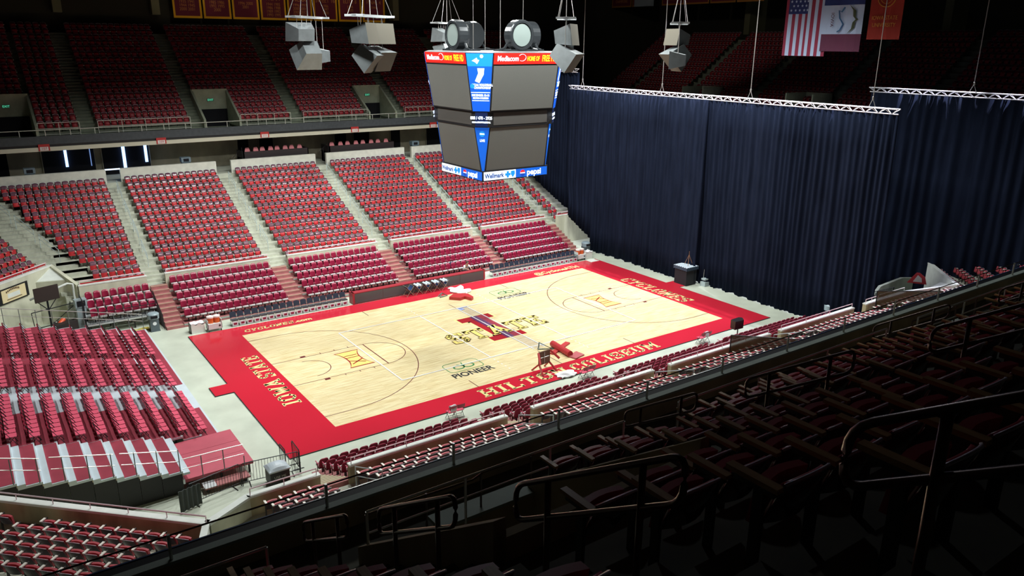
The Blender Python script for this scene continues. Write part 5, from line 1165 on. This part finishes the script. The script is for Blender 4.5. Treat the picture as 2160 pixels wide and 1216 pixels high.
for i, (x, y, rz, w) in enumerate(((1.25, -6.2, 55, 'near the near sideline'), (1.25, 6.4, 30, 'near the ball carts'))):
    if i == 0:
        t = thing('post_pad', 'long red cylinder post pad lying on the maple ' + w, 'pad', (1.12, -6.15, .05), R(-95)); MB().tube((-1.0, 0, .2), (1.0, 0, .2), .2, 14).build('pad', padred, t)
        o = MB().box(-1.1, -.16, 0, 1.1, .16, .10).build('platform_pad', padred); o.location = (1.35, -5.75, .05); o.rotation_euler = (0, 0, R(25)); tag(o, 'flat red pad strip crossing under the red post pad', 'pad')
        o = MB().prism([(-.5, -.3), (.35, -.38), (.5, .28), (-.45, .3)], 0, .09).build('platform_pad', mat('pad_pink', (.50, .12, .13), .5)); o.location = (1.45, -7.2, .05); o.rotation_euler = (0, 0, R(20)); tag(o, 'small folded pink-red pad beside the red post pad', 'pad')
    else:
        o = MB().prism([(-.75, .55), (.2, .75), (.7, -.15), (.25, -.95), (-.1, -1.0), (0, -.35), (-.5, -.3)], 0, .22).build('folded_pad', padred); o.location = (1.5, 6.35, .05); o.rotation_euler = (0, 0, R(25)); tag(o, 'folded red pad on the far side of the maple by the ball carts', 'pad')
o = MB().slab(lambda u, v: ((u - .5) * 1.2 + .15 * math.sin(9 * v), (v - .5) * 1.6, .1 + .09 * math.sin(8 * u) * math.sin(7 * v)), (0, 0, -.06), 12, 12).build('cloth_bundle', MT['towel_white']); o.location = (2.3, 7.95, .05); tag(o, "white crumpled sheet before the scorer's table", 'cloth')
o = MB().lathe(sphere(.105), 14).build('volleyball', mat('ball_white', (.85, .85, .85), .4), smooth=True); o.location = (2.25, 6.75, .155); tag(o, 'single white volleyball beside the folded red pad on the far side', 'ball')
t = thing('referee_stand', 'overturned brown referee platform with red padded legs on the near border', 'stand', (-1.55, -7.9, .05), R(5))
MB().box(-.42, -.05, .45, .42, .05, 1.25).build('platform', mat('stand_brown', (.16, .09, .05), .5), t)
mb = MB()
for sx in (-1, 1): mb.tube((sx * .45, 0, 1.2), (sx * .75, -.5, .75), .07, 8).tube((sx * .38, 0, .5), (sx * .55, -.55, .0), .06, 8).tube((sx * .4, 0, .5), (sx * .5, .5, 0), .05, 8)
mb.build('padded_leg', padred, t); MB().path([(-.75, -.5, .75), (-.7, -.55, .0), (.6, -.55, 0)], .02, 5).tube((-.35, -.08, .9), (.35, -.08, .9), .02).tube((-.05, -.08, .5), (-.05, -.08, 1.2), .02).build('tube_frame', steel, t)
# cube table before the curtain with stand, floor speaker, lift, ghosts of gear
t = thing('skirted_table', 'tall black skirted table with white top before the navy curtain', 'table', (18.45, -.25, .05))
MB().box(-.58, -.62, 0, .58, .62, 1.42).build('skirt', mat('skirt_black', (.012, .014, .02), .8), t); MB().box(-.66, -.70, 1.42, .66, .70, 1.48).build('top', mat('table_white', (.62, .72, .82), .4), t)
MB().slab(lambda u, v: (-.67, -.70 + 1.4 * u, 1.47 - .25 * v - .03 * math.sin(40 * u)), (.02, 0, 0), 40, 1).slab(lambda u, v: (-.67 + 1.34 * u, -.71, 1.47 - .25 * v - .03 * math.sin(40 * u)), (0, .02, 0), 40, 1).build('valance', mat('valance_navy', (.03, .06, .10), .6), t)
t = thing('tripod_stand', 'small brown wooden tripod on the white topped skirted table', 'tripod', (18.6, -.35, 1.53)); mb = MB()
for a_ in (90, 210, 330): mb.tube((0, 0, .85), (.32 * math.cos(R(a_)), .42 * math.sin(R(a_)), 0), .018, 5)
mb.build('leg', mat('tripod_wood', (.30, .15, .08), .6), t); MB().tube((0, 0, .7), (0, 0, 1.15), .018, 5).build('post', MT['tripod_wood'], t)
t = thing('equipment_rack', 'pale equipment stacked in the curtain gap behind the skirted table', 'equipment', (19.35, -1.55, 0)); MB().box(-.3, -.25, 0, .3, .25, .35).box(-.25, -.2, .5, .25, .2, .62).build('case', mat('case_pale', (.4, .48, .5), .5), t); MB().tube((0, .2, 0), (0, .2, 1.3), .02).build('post', steel, t)
t = thing('floor_speaker', 'black angled monitor on a pole before the near maroon chairs', 'speaker', (11.6, -11.1, 0)); MB().tube((0, 0, 0), (0, 0, 1.1), .04).tube((-.3, 0, 0), (.3, 0, 0), .03).build('pole', black, t)
MB().prism([(-.55, -.2), (.2, -.25), (.5, .1), (.35, .3), (-.45, .25)], 1.0, 1.55).build('cabinet', mat('monitor_black', (.015, .015, .015), .35), t)
t = thing('scissor_lift', 'red and white scissor lift mast standing against the curtain', 'lift', (19.9, -11.6, 0)); mb = MB()
for j in range(4): z = .9 + j * .35; mb.tube((-.3, -.25, z), (.3, .25, z + .35), .025, 5).tube((.3, .25, z), (-.3, -.25, z + .35), .025, 5)
mb.build('scissor', mat('lift_white', (.80, .78, .82), .4), t); MB().box(-.35, -.3, .1, .35, .3, .85).build('chassis', mat('lift_grey', (.25, .27, .27), .5), t); MB().lathe([(0, 2.35), (.26, 2.4), (.24, 2.6), (.1, 2.85), (.04, 3.0), (0, 3.05)], 10).tube((0, 0, 2.2), (0, 0, 2.4), .05).build('beacon', mat('lift_red', (.45, .03, .02), .4), t)
bin_('grey hooded waste bin beside the scissor lift by the curtain', (19.75, -12.3, 0), R(30), 1.15, (.42, .55, .62))
t = thing('white_post', 'white slanted post seen through the curtain gap', 'post', (19.8, 11.2, 0)); MB().box(-.06, -.12, 0, .06, .12, 1.9).box(-.3, -.2, 1.7, .3, .3, 1.95).build('post', conc_white, t); MB().box(-.3, -.4, 0, .4, .5, .12).build('base', mat('post_base_grey', (.4, .44, .44), .6), t)
# dark glass screens between the near seat rows
gls = bpy.data.materials.new('smoked_glass'); gls.use_nodes = True; b_ = gls.node_tree.nodes['Principled BSDF']; b_.inputs['Base Color'].default_value = (.04, .025, .01, 1); b_.inputs['Alpha'].default_value = .72; b_.inputs['Roughness'].default_value = .15
for i, x in enumerate((4.7, 18.6)):
    t = thing('glass_screen', 'smoked glass screen standing across the near rows, %s from the riser end' % od(i + 1), 'screen', (x, -17.8, FZ(0)))
    vs = [(d_, y, z) for d_ in (-.02, .02) for y, z in ((1.75, -.3), (-2.2, 1.2), (-2.2, 2.6), (1.75, 1.55))]; mb = MB(); mb.add(vs, [(0, 1, 2, 3), (7, 6, 5, 4), (3, 2, 6, 7), (0, 4, 5, 1), (1, 5, 6, 2), (0, 3, 7, 4)]); mb.build('pane', gls, t)
    MB().tube((0, 1.75, -.3), (0, 1.75, 1.58), .04).tube((0, 1.75, 1.58), (0, -2.2, 2.62), .025).build('frame', blackm, t)
for i, x in enumerate((-16.95, -9.3, -1.0, 8.2)):
    t = thing('ramp_rail', 'galvanised double rail in the near lower aisle, %s from the riser end' % od(i + 1), 'handrail', (x, -16.2, FZ(0)))
    MB().path([(0, 0, 0), (0, 0, .9), (0, -2.4, 1.9), (0, -2.4, 1.05)], .025, 6).tube((0, 0, .5), (0, -2.4, 1.5), .02).build('rail', mat('rail_blue_grey', (.45, .52, .56), .4, .4), t)
# ================================================================== the far corner portal: parked gear by the concrete wall
t = thing('backboard_unit', 'parked black backed frame trolley in front of the corner wall', 'equipment', (-24.3, 14.9, 0), R(20))
MB().box(-.75, .0, 2.25, .75, .08, 3.2).build('back_panel', mat('panel_brown', (.03, .018, .016), .6), t)
MB().tube((0, .1, 0), (0, .1, 2.7), .06).tube((-1.1, 0, 1.7), (1.9, 0, 1.7), .03).tube((-1.0, 0, .6), (1.9, 0, .6), .03).tube((0, 0, .6), (1.8, 0, 1.7), .025).tube((-1.0, 0, 0), (-1.1, 0, 1.7), .025).tube((1.9, 0, 0), (1.9, 0, 1.7), .025).tube((0, .1, 1.6), (-.6, .1, 2.3), .03).tube((0, .1, 1.6), (.6, .1, 2.3), .03).build('frame', blackm, t)
t = thing('electrical_box', 'grey box with black hatch on the corner wall beside the platform stand', 'box', (-22.55, 14.6, 1.6), R(10)); MB().box(-.35, -.2, 0, .35, .2, .55).build('body', mat('box_grey', (.35, .42, .45), .5), t); MB().box(-.25, -.22, .08, .25, -.2, .45).build('hatch', void, t); MB().box(-.3, -.15, -1.6, .3, .15, 0).build('stand', mat('box_grey', (0, 0, 0)), t)
t = thing('case_trolley', 'open black trough with orange and white rolls behind the riser rail', 'trolley', (-24.6, 12.9, 0), R(25)); MB().box(-1.2, -.4, 0, 1.2, .4, .5).box(-1.1, -.3, .5, 1.1, .3, .55).prism([(.2, -.45), (1.6, -.45), (1.2, .45), (.5, .45)], .1, 1.2).build('body', mat('trough_black', (.02, .015, .015), .6), t)
MB().tube((-.1, -.2, .65), (1.1, .2, 1.3), .13, 10).build('roll', mat('roll_orange', (.75, .10, .03), .5), t); MB().tube((-.3, 0, .6), (.7, .3, 1.15), .09, 10).build('white_roll', conc_white, t); MB().box(-1.25, -.45, 0, -.9, -.1, .9).build('white_case', conc_white, t)
t = thing('orange_beam', 'long orange beam lying by the platform stand', 'beam', (-22.3, 12.3, 0), R(-30)); MB().box(-1.0, -.12, .35, 1.0, .12, .6).build('beam', mat('beam_orange', (.55, .13, .05), .5), t); MB().box(-.8, -.1, 0, -.7, .1, .35).box(.7, -.1, 0, .8, .1, .35).build('foot', black, t)
mb = MB().path([(-1.7, 0, 2.3), (.6, 0, 2.9), (.9, 0, 2.8), (.9, 0, 1.7)], .07, 8); o = mb.build('wall_conduit', conc_white); o.location = (-23.6, 15.55, .1); o.rotation_euler = (0, 0, R(12)); tag(o, 'pale bent conduit rail on the corner wall behind the parked gear', 'pipe')
o = MB().grid(lambda u, v: (-20.6 + 1.6 * u, 12.0 + .7 * v + .1 * math.sin(9 * u), .03 + .07 * abs(math.sin(17 * u) * math.sin(13 * v))), 20, 10).build('yellow_cable_pile', mat('yellow_cable', (.65, .50, .08), .6)); tag(o, 'yellow cable heap under the platform stand beside the grey bin', 'cable', kind='stuff')
# entrance clutter of the curtain-side portal
t = thing('stair_gate', 'dark barred crowd gates behind the white curtain-side rail', 'barricade', (19.9, -14.9, 0), R(-5)); MB().path([(0, 0, 0), (0, 0, 2.9), (2.4, 0, 2.9), (2.4, 0, 0)], .03, 6).build('frame', blackm, t)
mb = MB()
for j in range(18): mb.tube((.13 * j + .1, 0, 2.0), (.13 * j + .1, 0, 2.9), .012, 4)
mb.build('bar', blackm, t)
# ================================================================== the person at the scorer's table
def skin(name, verts, edges, radii, m, parent=None, root=0, sub=2):
    me = bpy.data.meshes.new(name); me.from_pydata(verts, edges, []); o = bpy.data.objects.new(name, me); COL.objects.link(o); me.materials.append(m)
    md = o.modifiers.new('skin', 'SKIN'); md.use_smooth_shade = True
    for i, v in enumerate(me.skin_vertices[0].data): v.radius = (radii[i], radii[i]) if not isinstance(radii[i], tuple) else radii[i]; v.use_root = (i == root)
    s_ = o.modifiers.new('sub', 'SUBSURF'); s_.levels = sub; s_.render_levels = sub
    if parent: o.parent = parent
    return o
pr = thing('person', "person in a white shirt leaning forward on a chair behind the scorer's table", 'person', (4.6, 10.75, 0))
sk, jeans, wsh, hair = mat('skin_tone', (.55, .33, .24), .55), mat('trousers', (.03, .035, .05), .8), mat('shirt_white', (.85, .87, .92), .8), mat('hair_dark', (.05, .035, .03), .7)
V = [(0, .10, .62), (0, .02, .82), (0, -.12, 1.02), (0, -.22, 1.14), (0, -.30, 1.22), (0, -.34, 1.30), (0, -.36, 1.40)]; Rr = [.14, .13, .14, .12, .055, .075, .085]; Ed = [(0, 1), (1, 2), (2, 3), (3, 4), (4, 5), (5, 6)]
for s_ in (-1, 1):
    n = len(V); V += [(s_ * .1, .08, .56), (s_ * .12, -.36, .54), (s_ * .12, -.38, .12), (s_ * .12, -.50, .05)]; Rr += [.095, .065, .045, .04]; Ed += [(0, n), (n, n + 1), (n + 1, n + 2), (n + 2, n + 3)]
    n = len(V); V += [(s_ * .20, -.2, 1.10), (s_ * .28, -.38, .93), (s_ * .16, -.62, .92), (s_ * .15, -.70, .925)]; Rr += [.055, .042, .03, .032]; Ed += [(3, n), (n, n + 1), (n + 1, n + 2), (n + 2, n + 3)]
    for q in range(5): 
        m_ = len(V); a_ = (q - 1.8) * .26; L_ = (.055, .075, .08, .075, .06)[q]; V += [(s_ * .15 + .025 * (q - 2), -.735, .925), (s_ * .15 + .025 * (q - 2) + .5 * L_ * math.sin(a_), -.735 - L_ * .6, .92), (s_ * .15 + .025 * (q - 2) + L_ * math.sin(a_), -.735 - L_, .905)]; Rr += [.009, .009, .008]; Ed += [(n + 3, m_), (m_, m_ + 1), (m_ + 1, m_ + 2)]
skin('body', V, Ed, Rr, sk, pr)
skin('shirt', [(0, .12, .66), (0, .02, .84), (0, -.12, 1.03), (0, -.21, 1.13), (-.20, -.2, 1.10), (-.27, -.34, .97), (.20, -.2, 1.10), (.27, -.34, .97)], [(0, 1), (1, 2), (2, 3), (3, 4), (4, 5), (3, 6), (6, 7)], [.17, .165, .17, .14, .085, .075, .085, .075], wsh, pr)
skin('trousers', [(0, .10, .60), (-.1, .08, .56), (-.12, -.36, .54), (-.12, -.38, .14), (.1, .08, .56), (.12, -.36, .54), (.12, -.38, .14)], [(0, 1), (1, 2), (2, 3), (0, 4), (4, 5), (5, 6)], [.16, .11, .082, .06, .11, .082, .06], jeans, pr)
MB().lathe([(0, -.02), (.095, .0), (.105, .05), (.08, .11), (0, .135)], 14, 0, T((0, -.35, 1.40))).build('hair', hair, pr, smooth=True)
MB().lathe([(0, -.09), (.05, -.075), (.075, -.02), (.078, .04), (0, .09)], 12, 0, T((0, -.375, 1.385))).box(-.012, -.475, 1.37, .012, -.44, 1.40).build('face', sk, pr, smooth=True)
for s_ in (-1, 1): MB().lathe([(0, -.008), (.008, 0), (0, .008)], 6, 0, T((s_ * .03, -.452, 1.405))).build('eye', char, pr)
t = thing('stool', "dark chair under the person in the white shirt", 'chair', (4.6, 10.85, 0)); MB().box(-.22, -.22, .40, .22, .22, .46).build('seat', black, t)
for sx in (-.18, .18):
    for sy in (-.18, .18): MB().tube((sx, sy, 0), (sx, sy, .40), .015).build('leg', blackm, t)
t = thing('shoulder_bag', 'dark navy bag on the far stand beside the person in white', 'bag', (4.25, 12.3, RZ(1))); MB().lathe([(0, 0), (.2, .02), (.24, .2), (.16, .42), (0, .46)], 12).build('body', mat('bag_navy', (.02, .04, .09), .6), t); MB().path([(-.15, 0, .35), (-.08, 0, .6), (.08, 0, .6), (.15, 0, .35)], .02, 5).build('strap', black, t)
